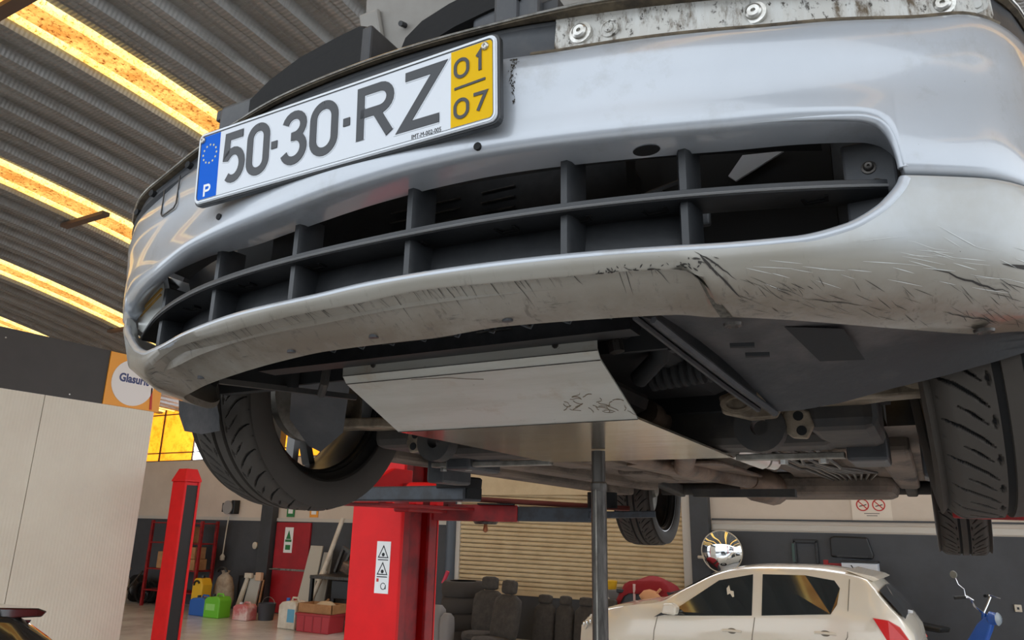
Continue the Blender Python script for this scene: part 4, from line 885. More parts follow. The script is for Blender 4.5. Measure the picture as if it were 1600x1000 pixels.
# warning sticker on the column
st = lbox(-1.525, -1.45, 2.0175, 2.02, 1.585, 1.80).build('warning_sticker', white_st, lf)
SF = lambda u, v, d_: L(u, 2.0172 - d_, v)
for zc in (1.755, 1.685):
    MB().ribbon([(-1.513, zc - .022), (-1.487, zc + .026), (-1.461, zc - .022), (-1.513, zc - .022), (-1.5, zc + .002)], .004, SF, 0, .0006).build('warning_triangle', black_ink, lf)
    MB().prism(circ(10, .008, -1.487, zc - .010), SF, 0, .0006).build('pictogram', black_ink, lf)
    MB().prism([(-1.515, zc - .034), (-1.459, zc - .034), (-1.459, zc - .030), (-1.515, zc - .030)], SF, 0, .0006).build('sticker_line', black_ink, lf)
MB().prism([(-1.516, 1.632), (-1.504, 1.632), (-1.504, 1.646), (-1.516, 1.646)], SF, 0, .0006).build('red_mark', red_ink, lf)
MB().ribbon(arc(-1.478, 1.615, .013, .013, 40, 330, 12), .003, SF, 0, .0006).build('round_mark', black_ink, lf)
MB().prism([(-1.47, 1.604), (-1.463, 1.604), (-1.463, 1.622), (-1.466, 1.622)], SF, 0, .0006).build('person_mark', black_ink, lf)

# ------------------------------------------------------------------ second lift post in the next bay
p2 = thing('lift_post', (-7.1, 5.28, 0), 'slim red lift post with a dark slot beside the cream partition', 'lift post')
MB().prism([(-.115, 0), (.10, 0), (.10, 2.30), (-.115, 2.30)], lambda u, v, d_: (u, d_, v), -.11, .10).build('post_body', red_m, p2, bevel=.006)
MB().box(.095, .104, -.075, .075, .05, 2.26).build('slot', slot_m, p2)
for y_ in (-.095, .09): MB().box(.098, .112, y_ - .015, y_ + .015, 0, 2.30).build('slot_lip', red_m, p2, bevel=.003)
MB().grid([[(-.125, -.12, 2.30), (.12, -.12, 2.30), (.12, .11, 2.30), (-.125, .11, 2.30)], [(-.12, -.12, 2.32), (.12, -.12, 2.32), (.12, .11, 2.32), (-.12, .11, 2.32)], [(-.07, -.08, 2.45), (.07, -.08, 2.45), (.07, .07, 2.45), (-.07, .07, 2.45)]], True).add([(-.07, -.08, 2.45), (.07, -.08, 2.45), (.07, .07, 2.45), (-.07, .07, 2.45)], [(0, 1, 2, 3)]).build('post_cap', red_m, p2)
MB().box(-.2, .2, -.2, .2, 0, .02).build('base_plate', red_dk, p2, bevel=.004)
# ------------------------------------------------------------------ generic small hatchback (nose towards -x)
def hatchback(root, top, belt, bw, rw, body_m, z_sill=.18, y_c=0):
    """top: (x, z) line of bonnet / screen / roof / tail, belt: (x, z) window line"""
    zt = smooth_interp(top); zb = interp(belt); x0, x1 = top[0][0], top[-1][0]; ln = x1 - x0
    Xs = [x0 + ln * (i / 60) for i in range(61)]
    def wid(x):
        t = (x - x0) / ln; return bw * (1 - .34 * (1 - min(1, t / .16))**2 - .20 * (1 - min(1, (1 - t) / .12))**2)
    def sec(x):
        W = wid(x); t_ = zt(x); b = min(zb(x), t_ - .01); g = max(0, min(1, (t_ - b) / .36)); wr = W * .96 + (rw - W * .96) * g
        t = (x - x0) / ln; zs_ = z_sill + .14 * (1 - min(1, t / .1)) + .12 * (1 - min(1, (1 - t) / .1))
        P_ = [(W * .93, zs_), (W * .985, zs_ + (b - zs_) * .25), (W, zs_ + (b - zs_) * .55), (W * .99, zs_ + (b - zs_) * .8), (W * .965, b), (wr * 1.0 + .012 * g, t_ - .055 * max(.2, g)), (wr * .93, t_ - .018), (wr * .6, t_), (0, t_ + .012)]
        return P_
    rows = []
    for x in Xs:
        P_ = sec(x); rows.append([(x, -a, z) for a, z in P_] + [(x, a, z) for a, z in reversed(P_[:-1])])
    mb = MB().grid(rows)
    for r in (rows[0], rows[-1]): mb.add(r, [tuple(range(len(r)))])
    b = mb.build('body', body_m, root, smooth=50)
    def glassy(nm, poly, off=.006):
        """side window: polygon of (x, f) with f 0 belt .. 1 roof edge"""
        for sg in (-1, 1):
            vs = []
            for x, f in poly:
                P_ = sec(x); a, c = P_[4], P_[5]; vs.append((x, sg * (a[0] + (c[0] - a[0]) * f + off), a[1] + (c[1] - a[1]) * f))
            MB().add(vs + [(x, y_ - sg * .01, z) for x, y_, z in vs], [tuple(range(len(vs)))]).build(nm, glass_dk, root)
    return b, sec, wid, glassy
def car_wheel(root, x, y_, r, sg):
    t = MB().lathe([(-.09, r * .62), (-.095, r * .85), (-.08, r * .98), (0, r), (.08, r * .98), (.095, r * .85), (.09, r * .62)], 40, lambda a, p, q: (x + p, y_ + a, r + q)).build('tyre', rubber_dk, root, smooth=40)
    MB().lathe([(.07, r * .64), (.085, r * .6), (.06, r * .5), (.075, r * .2), (.08, .0001)], 30, lambda a, p, q: (x + p, y_ + sg * a, r + q)).build('wheel_rim', rim_out, t, smooth=40)
white_paint = mat('white car paint', (232, 224, 208), .22, 0, coat=.8)  # cream base puts the yellow skylight reflections into the white
trim_bl = mat('black trim', (22, 23, 24), .4)
seam_m = mat('shut line', (120, 112, 98), .7)
cl = thing('white_hatchback', (-1.35, 8.5, 0), 'small white hatchback parked before the grey back wall', 'car', rz=R(-3))
TOP = [(-1.86, .52), (-1.84, .70), (-1.74, .85), (-1.49, .965), (-1.1, 1.045), (-.78, 1.10), (-.52, 1.24), (-.18, 1.41), (.05, 1.475), (.35, 1.505), (.8, 1.515), (1.16, 1.485), (1.40, 1.425), (1.44, 1.36), (1.56, 1.20), (1.68, 1.06), (1.75, .95), (1.79, .80), (1.80, .5)]
BELT = [(-1.86, .50), (-1.1, .93), (-.6, .955), (.2, 1.0), (1.1, 1.07), (1.5, 1.12), (1.62, 1.02), (1.8, .5)]
b, sec, wid, glassy = hatchback(cl, TOP, BELT, .82, .60, white_paint)
glassy('front_side_window', [(-.72, .06), (-.60, .22), (-.36, .62), (-.10, .90), (.27, .95), (.27, .04), (-.50, .02)])
glassy('rear_side_window', [(.37, .04), (.37, .95), (.8, .95), (1.08, .90), (1.13, .72), (1.10, .3), (1.04, .07)])
def strip(xa, fa_, nm, m, wd=.008, k0=3, k1=4):
    for sg in (-1, 1):
        pts = []
        for x, kk in fa_:
            P_ = sec(x); i = int(kk); t = kk - i; a = P_[i]; c = P_[min(i + 1, len(P_) - 1)]
            pts.append((x, sg * (a[0] + (c[0] - a[0]) * t + .002), a[1] + (c[1] - a[1]) * t))
        MB().tube(pts, wd / 2, 5).build(nm, m, cl)
strip(0, [(-.76, 4), (-.80, 3), (-.82, 2), (-.8, .5)], 'shut_line', seam_m); strip(0, [(.30, 4), (.27, 3), (.24, 2), (.25, .5)], 'shut_line', seam_m); strip(0, [(1.22, 5), (1.20, 4.2), (1.18, 3), (1.05, 2)], 'shut_line', seam_m)
for xh in (.06, .98):
    P_ = sec(xh); zz = P_[3][1] + .03
    for sg in (-1, 1):
        MB().tube([(xh - .1, sg * (P_[3][0] + .006), zz), (xh, sg * (P_[3][0] + .016), zz + .004), (xh + .1, sg * (P_[3][0] + .006), zz)], .013, 8).build('door_handle', white_paint, cl, smooth=True)
        MB().lathe([(0, .04), (.003, .038), (.003, .0001)], 16, lambda a, p, q: (xh + p * 1.2, sg * (P_[3][0] + .001 + a), zz + q * .7)).build('handle_recess', seam_m, cl)
for sg in (-1, 1):
    MB().prism([(-.66, .99), (-.50, .98), (-.48, 1.06), (-.54, 1.10), (-.63, 1.09)], lambda u, v, d_: (u, sg * d_, v), .84, .97).build('door_mirror', white_paint, cl, bevel=.02)
    MB().prism([(-.80, .93), (-.64, .97), (-.52, 1.06), (-.58, 1.06)], lambda u, v, d_: (u, sg * d_, v), .80, .81).build('mirror_sail', trim_bl, cl)
    MB().add([(-1.84, sg * .50, .70), (-1.74, sg * .62, .70), (-1.54, sg * .735, .83), (-1.50, sg * .72, .90), (-1.68, sg * .60, .875)], [(0, 1, 2, 3, 4)]).build('headlamp', glass, cl)
    for xx, yy, zz in ((-1.76, .615, .765), (-1.70, .655, .785), (-1.64, .69, .81)): MB().lathe([(0, .03), (-.015, .02), (-.018, .0001)], 14, lambda a, p, q: (xx + p * .6, sg * (yy - a * .8), zz + q)).build('headlamp_bulb', chrome, cl, smooth=True)
    tl_ = [(1.42, 1.09), (1.55, 1.075), (1.64, 1.02), (1.765, .80), (1.68, .77), (1.54, .86)]
    red_l = mat('tail lamp red %d' % sg, (214, 26, 24), .15, 0, coat=.8)
    MB().prism(tl_, lambda u, v, d_: (u, sg * (wid(u) * .985 + .012 + d_), v), -.03, 0).build('tail_lamp', red_l, cl, bevel=.006)
    MB().prism([(1.64, .85), (1.70, .87), (1.735, .82), (1.66, .805)], lambda u, v, d_: (u, sg * (wid(u) * .985 + .014 + d_), v), -.02, 0).build('reverse_lens', glass, cl)
    for xw in (-1.10, 1.22):
        car_wheel(cl, xw, sg * .73, .30, sg)
        MB().prism(circ(30, .355, xw, .31), lambda u, v, d_: (u, sg * d_, v), .72, .805 if xw > 0 else .79).build('arch_shade_disc', trim_bl, cl)  # black disc standing in for the shade inside the wheel well
for nm, xa, xb, m in (('windscreen', -.76, -.2, glass_dk), ('rear_window', 1.46, 1.66, glass_dk)):
    P0, P1 = sec(xa), sec(xb)
    hi, lo_ = (P1, P0) if nm == 'windscreen' else (P0, P1)
    q = [(xa, -P0[6][0] * .95, P0[6][1]), (xb, -P1[6][0] * .95, P1[6][1]), (xb, -P1[7][0], P1[7][1]), (xb, P1[7][0], P1[7][1]), (xb, P1[6][0] * .95, P1[6][1]), (xa, P0[6][0] * .95, P0[6][1]), (xa, 0, P0[8][1])]
    MB().add([(x + (-.012 if nm == 'windscreen' else .02), y_, z + .014) for x, y_, z in q], [tuple(range(7))]).build(nm, m, cl)
MB().prism([(1.16, 1.505), (1.43, 1.452), (1.48, 1.425), (1.42, 1.405)], lambda u, v, d_: (u, d_, v), -.50, .50).build('roof_spoiler', white_paint, cl, bevel=.006)
MB().beam((1.60, -.05, 1.115), (1.70, .0, 1.10), .04, .03).build('wiper_cap', white_pl, cl, bevel=.008)

# black hatchback, only its rear roof edge reaches into the frame
blk = mat('black car paint', (26, 24, 22), .12, 0, coat=1)
bc = thing('black_hatchback', (-3.41, .09, 0), 'black hatchback low in the left corner, roof spoiler just showing', 'car', rz=R(90)); bc.scale = (1, 1, 1.062)
TOPB = [(-1.9, .5), (-1.86, .72), (-1.5, .92), (-.9, 1.0), (-.55, 1.2), (-.1, 1.395), (.4, 1.43), (.9, 1.425), (1.16, 1.41), (1.22, 1.38), (1.38, 1.26), (1.55, 1.08), (1.66, .9), (1.68, .5)]
BELTB = [(-1.9, .48), (-.9, .92), (0, .96), (1.2, 1.02), (1.5, .98), (1.68, .45)]
b, secb, widb, glassb = hatchback(bc, TOPB, BELTB, .82, .58, blk)
glassb('side_window', [(-.6, .1), (-.1, .86), (.5, .92), (1.05, .88), (1.15, .3), (1.1, .08), (-.5, .04)])
MB().prism([(1.10, 1.415), (1.27, 1.40), (1.31, 1.385), (1.29, 1.365), (1.12, 1.372)], lambda u, v, d_: (u, d_, v), -.56, .56).build('roof_spoiler', blk, bc, bevel=.006)
MB().prism([(1.14, 1.365), (1.26, 1.355), (1.235, 1.32), (1.15, 1.33)], lambda u, v, d_: (u, d_, v), -.54, .54).build('brake_light_strip', glass_dk, bc, bevel=.004)
for sg in (-1, 1):
    for xw in (-1.1, 1.1): car_wheel(bc, xw, sg * .73, .30, sg)

# ------------------------------------------------------------------ clutter along the back wall
card = mat('brown cardboard', (176, 130, 86), .8, 0, col2=(156, 112, 72), scale=6)
wood = mat('raw wood', (170, 124, 84), .7, 0, col2=(140, 98, 62), scale=6, stretch=(1, 1, 8))
offw = mat('off white plastic', (216, 208, 192), .5, 0, col2=(196, 184, 164), scale=5)
def T(name, x, y_, label, cat, group=None, rz=0): return thing(name, (x, y_, 0), label, cat, group, rz)
# red shelf
t = T('red_shelf_rack', -14.1, 10.75, 'red metal shelf rack behind the slim lift post', 'shelf')
for x in (-.85, .82):
    for y_ in (-.2, .2): MB().box(x - .03, x + .03, y_ - .03, y_ + .03, 0, 1.83).build('upright', red_dk, t, bevel=.004)
for z in (.35, .80, 1.36, 1.79): MB().box(-.85, .82, -.22, .22, z - .025, z).build('shelf_board', red_dk, t, bevel=.003)
def boxthing(x0, x1, y0, y1, z0, z1, label, m=card, nm='cardboard_box', cat='box', flap=True, group=None):
    t = thing(nm, ((x0 + x1) / 2, (y0 + y1) / 2, z0), label, cat, group); a, b_, h = (x1 - x0) / 2, (y1 - y0) / 2, z1 - z0
    MB().box(-a, a, -b_, b_, 0, h).build('carton', m, t, bevel=.006)
    if flap:
        MB().box(-a, -.003, -b_, b_, h, h + .006).build('flap', m, t); MB().box(.003, a, -b_, b_, h, h + .006).build('flap', m, t)
        MB().box(-.025, .025, -b_ - .002, b_ + .002, h + .004, h + .008).build('tape', mat('tape', (196, 168, 120), .4), t)
    return t
boxthing(-13.93, -13.66, 10.6, 10.85, 1.36, 1.70, 'tall brown carton on the top red shelf')
boxthing(-13.98, -13.42, 10.58, 10.9, .80, 1.02, 'wide brown carton, bottom one on the middle red shelf')
boxthing(-13.95, -13.46, 10.6, 10.88, 1.032, 1.27, 'brown carton stacked on the wide carton, middle red shelf')
boxthing(-14.7, -14.1, 10.6, 10.9, .80, 1.15, 'dusty carton on the middle red shelf, hidden behind the post')
# canisters
def jerry(name, x, y_, w_, dp, h, m, label, cap_m, cat='canister', rz=0):
    t = T(name, x, y_, label, cat, rz=rz)
    pr = [(-w_ / 2, 0), (w_ / 2, 0), (w_ / 2, h * .72), (w_ / 2 - w_ * .12, h * .86), (-w_ * .05, h * .86), (-w_ / 2 + w_ * .16, h * .82), (-w_ / 2, h * .72)]
    MB().prism(pr, lambda u, v, d_: (u, d_, v), -dp / 2, dp / 2).build('can', m, t, bevel=.02)
    MB().tube([(w_ * .36, 0, h * .84), (w_ * .30, 0, h * .95), (-w_ * .02, 0, h * .95), (-w_ * .08, 0, h * .84)], .018, 8).build('handle', m, t, smooth=True)
    MB().tube([(-w_ * .3, 0, h * .80), (-w_ * .3, 0, h * .93)], .035, 12).build('cap', cap_m, t, smooth=35)
    return t
blu = mat('blue can', (40, 96, 176), .45); gre = mat('green can', (108, 190, 44), .45); yel = mat('yellow can', (226, 178, 34), .5); pnk = mat('washed red jug', (196, 104, 104), .4, col2=(222, 196, 190), scale=2.5, thr=(.45, .6))
jerry('blue_canister', -12.52, 10.2, .46, .3, .40, blu, 'blue plastic canister on the floor left of the green one', trim_bl)
g_ = jerry('green_canister', -12.03, 10.15, .44, .3, .46, gre, 'bright green canister on the floor by the back wall', trim_bl)
MB().box(-.16, .10, -.154, -.15, .14, .26).build('paper_label', mat('green label', (150, 214, 110), .5), g_)
jerry('white_jug', -9.75, 9.9, .42, .28, .55, offw, 'white plastic jug with a blue label in front of the red door', blu)
o = [c for c in bpy.data.objects if c.name.startswith('white_jug')][0]; MB().box(.02, .19, -.144, -.14, .12, .34).build('blue_label', mat('pale blue label', (96, 160, 190), .5), o)
jerry('pink_jug', -11.3, 10.2, .40, .26, .34, pnk, 'translucent jug of red coolant beside the wall pillar', white_pl)
t = T('dark_bucket', -10.98, 10.45, 'dark grey bucket between the coolant jug and the red door', 'bucket')
MB().lathe([(0, .0001), (0, .14), (.30, .17), (.31, .175), (.31, .165), (.02, .13), (.02, .0001)], 28, lambda a, p, q: (p, q, a)).build('pail', mat('grey bucket', (64, 66, 72), .6), t, smooth=35)
MB().tube([(.17 * cos(a), .03, .30 + .12 * sin(a)) for a in [pi * i / 12 for i in range(13)]], .006, 6).build('handle', steel, t, smooth=True)
t = T('yellow_sprayer', -12.92, 10.45, 'yellow upright container beside the slim lift post', 'container')
MB().prism([(-.16, 0), (.14, 0), (.17, .55), (.10, .68), (-.10, .68), (-.15, .55)], lambda u, v, d_: (u, d_, v), -.13, .13).build('tank', yel, t, bevel=.03)
MB().ribbon(arc(.0, .56, .08, .07, 20, 200, 8), .035, XZ(-.13), -.02, .0).build('grip', trim_bl, t); MB().tube([(0, 0, .68), (0, 0, .74)], .04, 12).build('cap', trim_bl, t, smooth=35)
t = T('stuffed_sack', -12.72, 10.85, 'pale stuffed sack leaning behind the blue canister', 'sack')
MB().lathe([(0, .0001), (.02, .2), (.25, .26), (.5, .25), (.68, .18), (.76, .08), (.82, .11), (.84, .0001)], 20, lambda a, p, q: (p * (1 + .06 * sin(9 * a)), q * .7, a)).build('bag', mat('sack cloth', (176, 160, 140), .85, col2=(140, 122, 104), scale=6, bump=.3), t, smooth='all')
MB().tube([(.14 * cos(a), -.1, .80 + .08 * sin(a)) for a in [pi * i / 8 for i in range(9)]], .03, 8).build('tied_neck', trim_bl, t, smooth=True)
t = T('tall_offcut_board', -12.05, 10.95, 'white board and rail offcut leaning beside the wall pillar', 'board')
MB().prism([(-.36, .02), (-.22, .02), (-.02, .70), (-.10, .70)], lambda u, v, d_: (u, d_, v), -.06, -.02).build('rail', offw, t); MB().prism([(-.16, .12), (.18, .12), (.30, .76), (-.02, .76)], lambda u, v, d_: (u, d_, v), 0, .04).build('sheet', mat('board grey', (186, 182, 172), .6), t, bevel=.004)
MB().box(-.12, .08, -.08, -.02, .70, .80).build('cross_head', offw, t, bevel=.006); MB().box(.18, .34, -.06, .02, .66, .82).build('block', mat('tan block', (214, 180, 150), .6), t, bevel=.01)
MB().tube([(.30, .0, .16), (.36, .02, .68)], .02, 8).build('stick', wood, t)
t = T('black_speaker_box', -12.55, 11.2, 'black upright box in shadow beside the green canister', 'box')
MB().box(-.02, .3, -.12, .12, 0, .72).build('case', trim_bl, t, bevel=.01); MB().box(.02, .26, -.125, -.12, .05, .66).build('front', mat('dark cloth', (36, 40, 46), .8), t)
# junk left of the post
for nm, x, y_, lab, path, r, m in (('bent_pipe', -15.35, 10.1, 'bent grey exhaust pipe in the scrap pile by the partition', [(-.35, 0, .02), (-.1, .0, .35), (.1, .05, .55), (.32, .1, .8)], .04, exh), ('steel_bar', -15.3, 10.35, 'straight steel bar leaning in the scrap pile', [(-.3, 0, .02), (.30, .15, .72)], .025, steel_dk), ('coiled_hose', -15.25, 10.7, 'black coiled hose in the scrap pile', [(.22 * cos(a), .0 + .01 * a, .247 + .22 * sin(a)) for a in [2 * pi * i / 16 for i in range(30)]], .025, rubber_dk)):
    t = T(nm, x, y_, lab, 'scrap'); MB().tube(path, r, 8).build('shaft', m, t, smooth=True); MB().tube([path[0], tuple(Vector(path[0]) + (Vector(path[1]) - Vector(path[0])) * .12)], r * 1.5, 8).build('flange', steel_dk, t, smooth=True)
for i, (x, y_, r) in enumerate(((-15.75, 10.95, .30), (-15.22, 11.0, .24))):
    t = T('old_wheel', x, y_, ['larger old tyre standing in the scrap pile', 'smaller old tyre standing in the scrap pile, nearer the shelf'][i], 'tyre')
    MB().lathe([(-.08, r * .62), (-.095, r * .85), (-.08, r * .97), (0, r), (.08, r * .97), (.095, r * .85), (.08, r * .62)], 32, lambda a, p, q: (p, a, r + q)).build('tread', rubber_dk, t, smooth=40); MB().lathe([(-.06, r * .62), (-.02, r * .3), (-.03, .0001)], 24, lambda a, p, q: (p, a, r + q)).build('rim', rim_in, t, smooth=40)
t = T('white_jerry_drum', -15.7, 10.55, 'white drum in the scrap pile beside the partition', 'drum')
MB().lathe([(0, .0001), (0, .13), (.5, .13), (.56, .09), (.58, .04), (.62, .04), (.62, .0001)], 20, lambda a, p, q: (p, q, a)).build('drum', offw, t, smooth=35); MB().lathe([(.2, .132), (.21, .138), (.22, .132)], 20, lambda a, p, q: (p, q, a)).build('hoop', offw, t)
# wall reel, cord, alarm, signs
t = thing('hose_reel', (-13.3, WY - .02, 2.14), 'grey wall mounted hose reel left of the pillar', 'hose reel')
MB().lathe([(-.02, .15), (-.05, .15), (-.05, .09), (-.13, .09), (-.13, .15), (-.16, .15), (-.16, .0001)], 28, lambda a, p, q: (p, a, q)).build('drum', mat('reel grey', (150, 148, 146), .5), t, smooth=35)
MB().box(.10, .2, -.14, .02, -.14, .16).build('bracket', trim_bl, t, bevel=.01); MB().box(-.22, -.13, -.12, .02, -.1, .1).build('bracket', trim_bl, t, bevel=.01)
t = thing('pendant_cable', (-13.3, WY - .1, 1.05), 'pale cable with a plug hanging from the hose reel', 'cable')
MB().tube([(0, 0, .9), (-.02, -.01, .5), (-.04, -.01, .08)], .014, 8).build('cord', offw, t, smooth=True); MB().lathe([(-.06, .0001), (-.05, .05), (.03, .055), (.08, .02)], 16, lambda a, p, q: (-.04 + p, q - .01, a)).build('plug', offw, t, smooth=35)
t = thing('wall_alarm', (-12.40, WY, 1.34), 'small pale alarm cone on the wall left of the pillar', 'alarm')
MB().lathe([(0, .06), (-.08, .075), (-.1, .03), (-.1, .0001)], 16, lambda a, p, q: (p, a, q)).build('cone', offw, t, smooth=35); MB().box(-.04, .04, -.02, 0, -.05, .05).build('base', trim_m, t)
for nm, x0, x1, z0, z1, m, lab, sym in (('exit_sign', -11.6, -11.38, 1.955, 2.19, grn, 'small green exit sign above the red door', 1), ('extinguisher_sign', -10.93, -10.70, 1.955, 2.15, orange_m, 'small orange safety sign right of the red door top', 0)):
    t = thing(nm, ((x0 + x1) / 2, WY, z0), lab, 'sign'); h = z1 - z0; w_ = x1 - x0
    MB().box(-w_ / 2, w_ / 2, -.014, 0, 0, h).build('plate', m, t); MB().box(-w_ * .3, w_ * .3, -.018, -.014, h * .3, h * .7).build('pictogram', white_st, t)
# bench with junk
t = T('workbench', -9.22, 10.6, 'dark steel workbench half hidden by the red column', 'workbench')
MB().box(-.52, .9, -.35, .35, .84, .90).build('bench_top', steel_dk, t, bevel=.006)
for x in (-.48, .85):
    for y_ in (-.31, .31): MB().box(x - .03, x + .03, y_ - .03, y_ + .03, 0, .84).build('leg', trim_bl, t)
MB().box(-.48, .85, -.31, .31, .28, .30).build('lower_shelf', wood, t)
MB().box(-.1, .8, -.2, .3, .5, .82).build('drawer_unit', trim_bl, t, bevel=.01)
t = thing('red_crate', (-9.05, 9.9, 0), 'red plastic crate on the floor under the workbench tray', 'crate')
MB().prism([(-.38, .0), (.36, 0), (.38, .30), (-.40, .30)], lambda u, v, d_: (u, d_, v), -.2, .2).build('crate_body', mat('crate red', (176, 48, 56), .5), t, bevel=.015)
for x in (-.2, .0, .2): MB().box(x - .012, x + .012, -.206, .206, .02, .29).build('rib', mat('crate rib', (150, 38, 46), .5), t)
MB().box(-.42, .40, -.215, .215, .27, .31).build('crate_rim', mat('crate rim red', (160, 42, 50), .5), t, bevel=.006)
t = thing('cardboard_tray', (-9.08, 9.95, .315), 'open cardboard tray of parts on the red crate', 'tray')
MB().box(-.40, .40, -.2, .2, 0, .012).build('base', card, t)
for a in ((-.40, -.388, -.2, .2), (.388, .40, -.2, .2), (-.4, .4, -.2, -.188), (-.4, .4, .188, .2)): MB().box(*a, .01, .15).build('side', card, t)
t = thing('parts_bag', (-9.0, 9.95, .33), 'crumpled pale bag of parts lying in the cardboard tray', 'bag')
MB().lathe([(0, .0001), (.02, .16), (.1, .18), (.17, .08), (.18, .0001)], 14, lambda a, p, q: (p * 1.4 * (1 + .1 * sin(40 * a)), q * .9, a)).build('bag_body', mat('pale bag', (190, 170, 140), .7), t, smooth='all'); MB().tube([(.0, 0, .17), (.05, 0, .21)], .02, 6).build('knot', wood, t)
t = T('leaning_board', -10.35, 10.95, 'pale board leaning against the wall behind the workbench', 'board')
MB().prism([(-.26, .02), (.16, .02), (.22, 1.40), (-.10, 1.40)], lambda u, v, d_: (u, d_ + (1.4 - v) * -.12, v), 0, .03).build('sheet', mat('pale board', (188, 182, 168), .6), t, bevel=.004); MB().prism([(.12, .02), (.42, .02), (.46, 1.28), (.24, 1.28)], lambda u, v, d_: (u, d_ + .04 + (1.4 - v) * -.1, v), 0, .03).build('second_sheet', mat('grey board', (160, 156, 146), .6), t, bevel=.004)
t = T('leaning_pipe', -9.98, 10.72, 'white plastic pipe leaning on the wall right of the red door', 'pipe')
MB().tube([(-.12, -.2, .02), (.0, .1, .8), (.22, .35, 1.95)], .045, 12).build('pipe_run', offw, t, smooth=True); MB().tube([(-.02, .06, .74), (.03, .15, .95)], .06, 12).build('socket', offw, t, smooth=True)
t = thing('scrap_bracket', (-9.12, 10.5, .945), 'bent black metal bracket standing on the workbench', 'bracket')
MB().ribbon([(-.22, .02), (-.05, .46), (.12, .38), (-.06, .04)], .05, XZ(0), -.03, .03).build('frame', steel_dk, t); MB().obox((.1, 0, .10), (.24, .2, .2), (.2, .4, .3)).build('lump', exh, t, bevel=.03)
t = T('red_floor_lever', -6.95, 10.6, 'pink red lever handle sticking up beside the downpipe', 'lever')
MB().tube([(0, 0, 0), (.02, 0, .9)], .018, 8).build('shaft', steel_dk, t); MB().tube([(.0, 0, .88), (.09, 0, 1.08)], .035, 10).build('grip', mat('pink grip', (206, 60, 84), .5), t, smooth=True)
# stacked tyres
for i in range(4):
    t = T('stacked_tyre', -6.28, 10.2, '', 'tyre', 'tyres stacked beside the shutter'); t.location.z = i * .245
    t['label'] = ['tyre lying at the bottom of the stack beside the shutter', 'second tyre from the floor in the stack beside the shutter', 'third tyre from the floor in the stack beside the shutter', 'topmost tyre of the stack beside the shutter'][i]
    MB().lathe([(.0, .22), (.0, .31), (.04, .345), (.12, .352), (.20, .345), (.24, .31), (.24, .22)], 40, lambda a, p, q: (p, q, a)).build('tread', mat('dusty tyre %d' % i, (58, 53, 49), .85), t, smooth=40); MB().lathe([(.03, .22), (.12, .2), (.21, .22)], 32, lambda a, p, q: (p, q, a)).build('bead', rubber_dk, t, smooth=True)
# car seats taken out
seat_m = mat('dark seat cloth', (58, 54, 50), .9, 0, col2=(70, 65, 60), scale=14, bump=.15); seat_g = mat('grey seat cloth', (126, 122, 120), .9, 0, bump=.15)
def cushion(w_, h, d_, n=10):
    rows = []
    for i in range(n + 1):
        v = -1 + 2 * i / n; row = []
        for j in range(16):
            a = 2 * pi * j / 16; e = lambda c: math.copysign(abs(c)**.55, c)
            k = (1 - abs(v)**4)**.35 if abs(v) < 1 else .0; row.append((w_ / 2 * e(cos(a)) * (.55 + .45 * k), d_ / 2 * e(sin(a)) * (.4 + .6 * k), h / 2 * v))
        rows.append(row)
    mb = MB().grid(rows, True); mb.add(rows[0], [tuple(range(16))]); mb.add(rows[-1], [tuple(range(16))]); return mb
def place(mb, loc, rx=0):
    m = Matrix.Translation(loc) @ Matrix.Rotation(rx, 4, 'X'); mb.v = [tuple(m @ Vector(p)) for p in mb.v]; return mb
def front_seat(x, y_, label, rz=0):
    t = T('front_car_seat', x, y_, label, 'car seat', 'front seats by the shutter', rz)
    place(cushion(.50, .64, .18), (0, .10, .58), R(-12)).build('backrest', seat_m, t, smooth='all'); place(cushion(.27, .20, .12), (0, .17, 1.0), R(-8)).build('headrest', seat_m, t, smooth='all')
    place(cushion(.50, .52, .17), (0, -.15, .27), R(84)).build('seat_cushion', seat_m, t, smooth='all')
    for s_ in (-1, 1):
        MB().tube([(s_ * .06, .15, .86), (s_ * .06, .165, .94)], .01, 8).build('headrest_post', steel, t); MB().box(s_ * .2 - .02, s_ * .2 + .02, -.4, .12, 0, .12).build('seat_rail', trim_bl, t, bevel=.004)
    MB().box(-.22, .22, -.38, .12, .10, .2).build('seat_base', trim_bl, t, bevel=.01)
front_seat(-5.48, 9.60, 'dark front car seat with headrest next to the tyre stack', R(8)); front_seat(-4.95, 9.15, 'dark front car seat with headrest, nearer the parked white car', R(-16))
for i, (x, wd) in enumerate(((-4.52, .34), (-4.19, .28), (-3.86, .34), (-3.50, .32))):
    lab = ['leftmost upright rear seat back in the dark row', 'narrow second rear seat back from the left in the row', 'third rear seat back from the left in the row', 'rear seat back at the right end, behind the steel pole'][i]
    t = T('rear_seat_back', x, 9.60, lab, 'car seat', 'rear seat backs by the shutter'); place(cushion(wd, .72, .16), (0, .08, .42), R(-8)).build('backrest', seat_m, t, smooth='all'); place(cushion(wd * .62, .13, .12), (0, .13, .83), R(-8)).build('headrest', seat_m, t, smooth='all')
    place(cushion(wd, .45, .15), (0, -.18, .10), R(86)).build('seat_cushion', seat_m, t, smooth='all')
t = T('grey_seat_bolster', -6.1, 9.35, 'light grey seat bolster standing beside the red column', 'car seat')
place(cushion(.24, .66, .22), (-.08, 0, .34)).build('bolster', seat_g, t, smooth='all'); place(cushion(.2, .56, .2), (.13, -.05, .29)).build('second_bolster', seat_g, t, smooth='all')
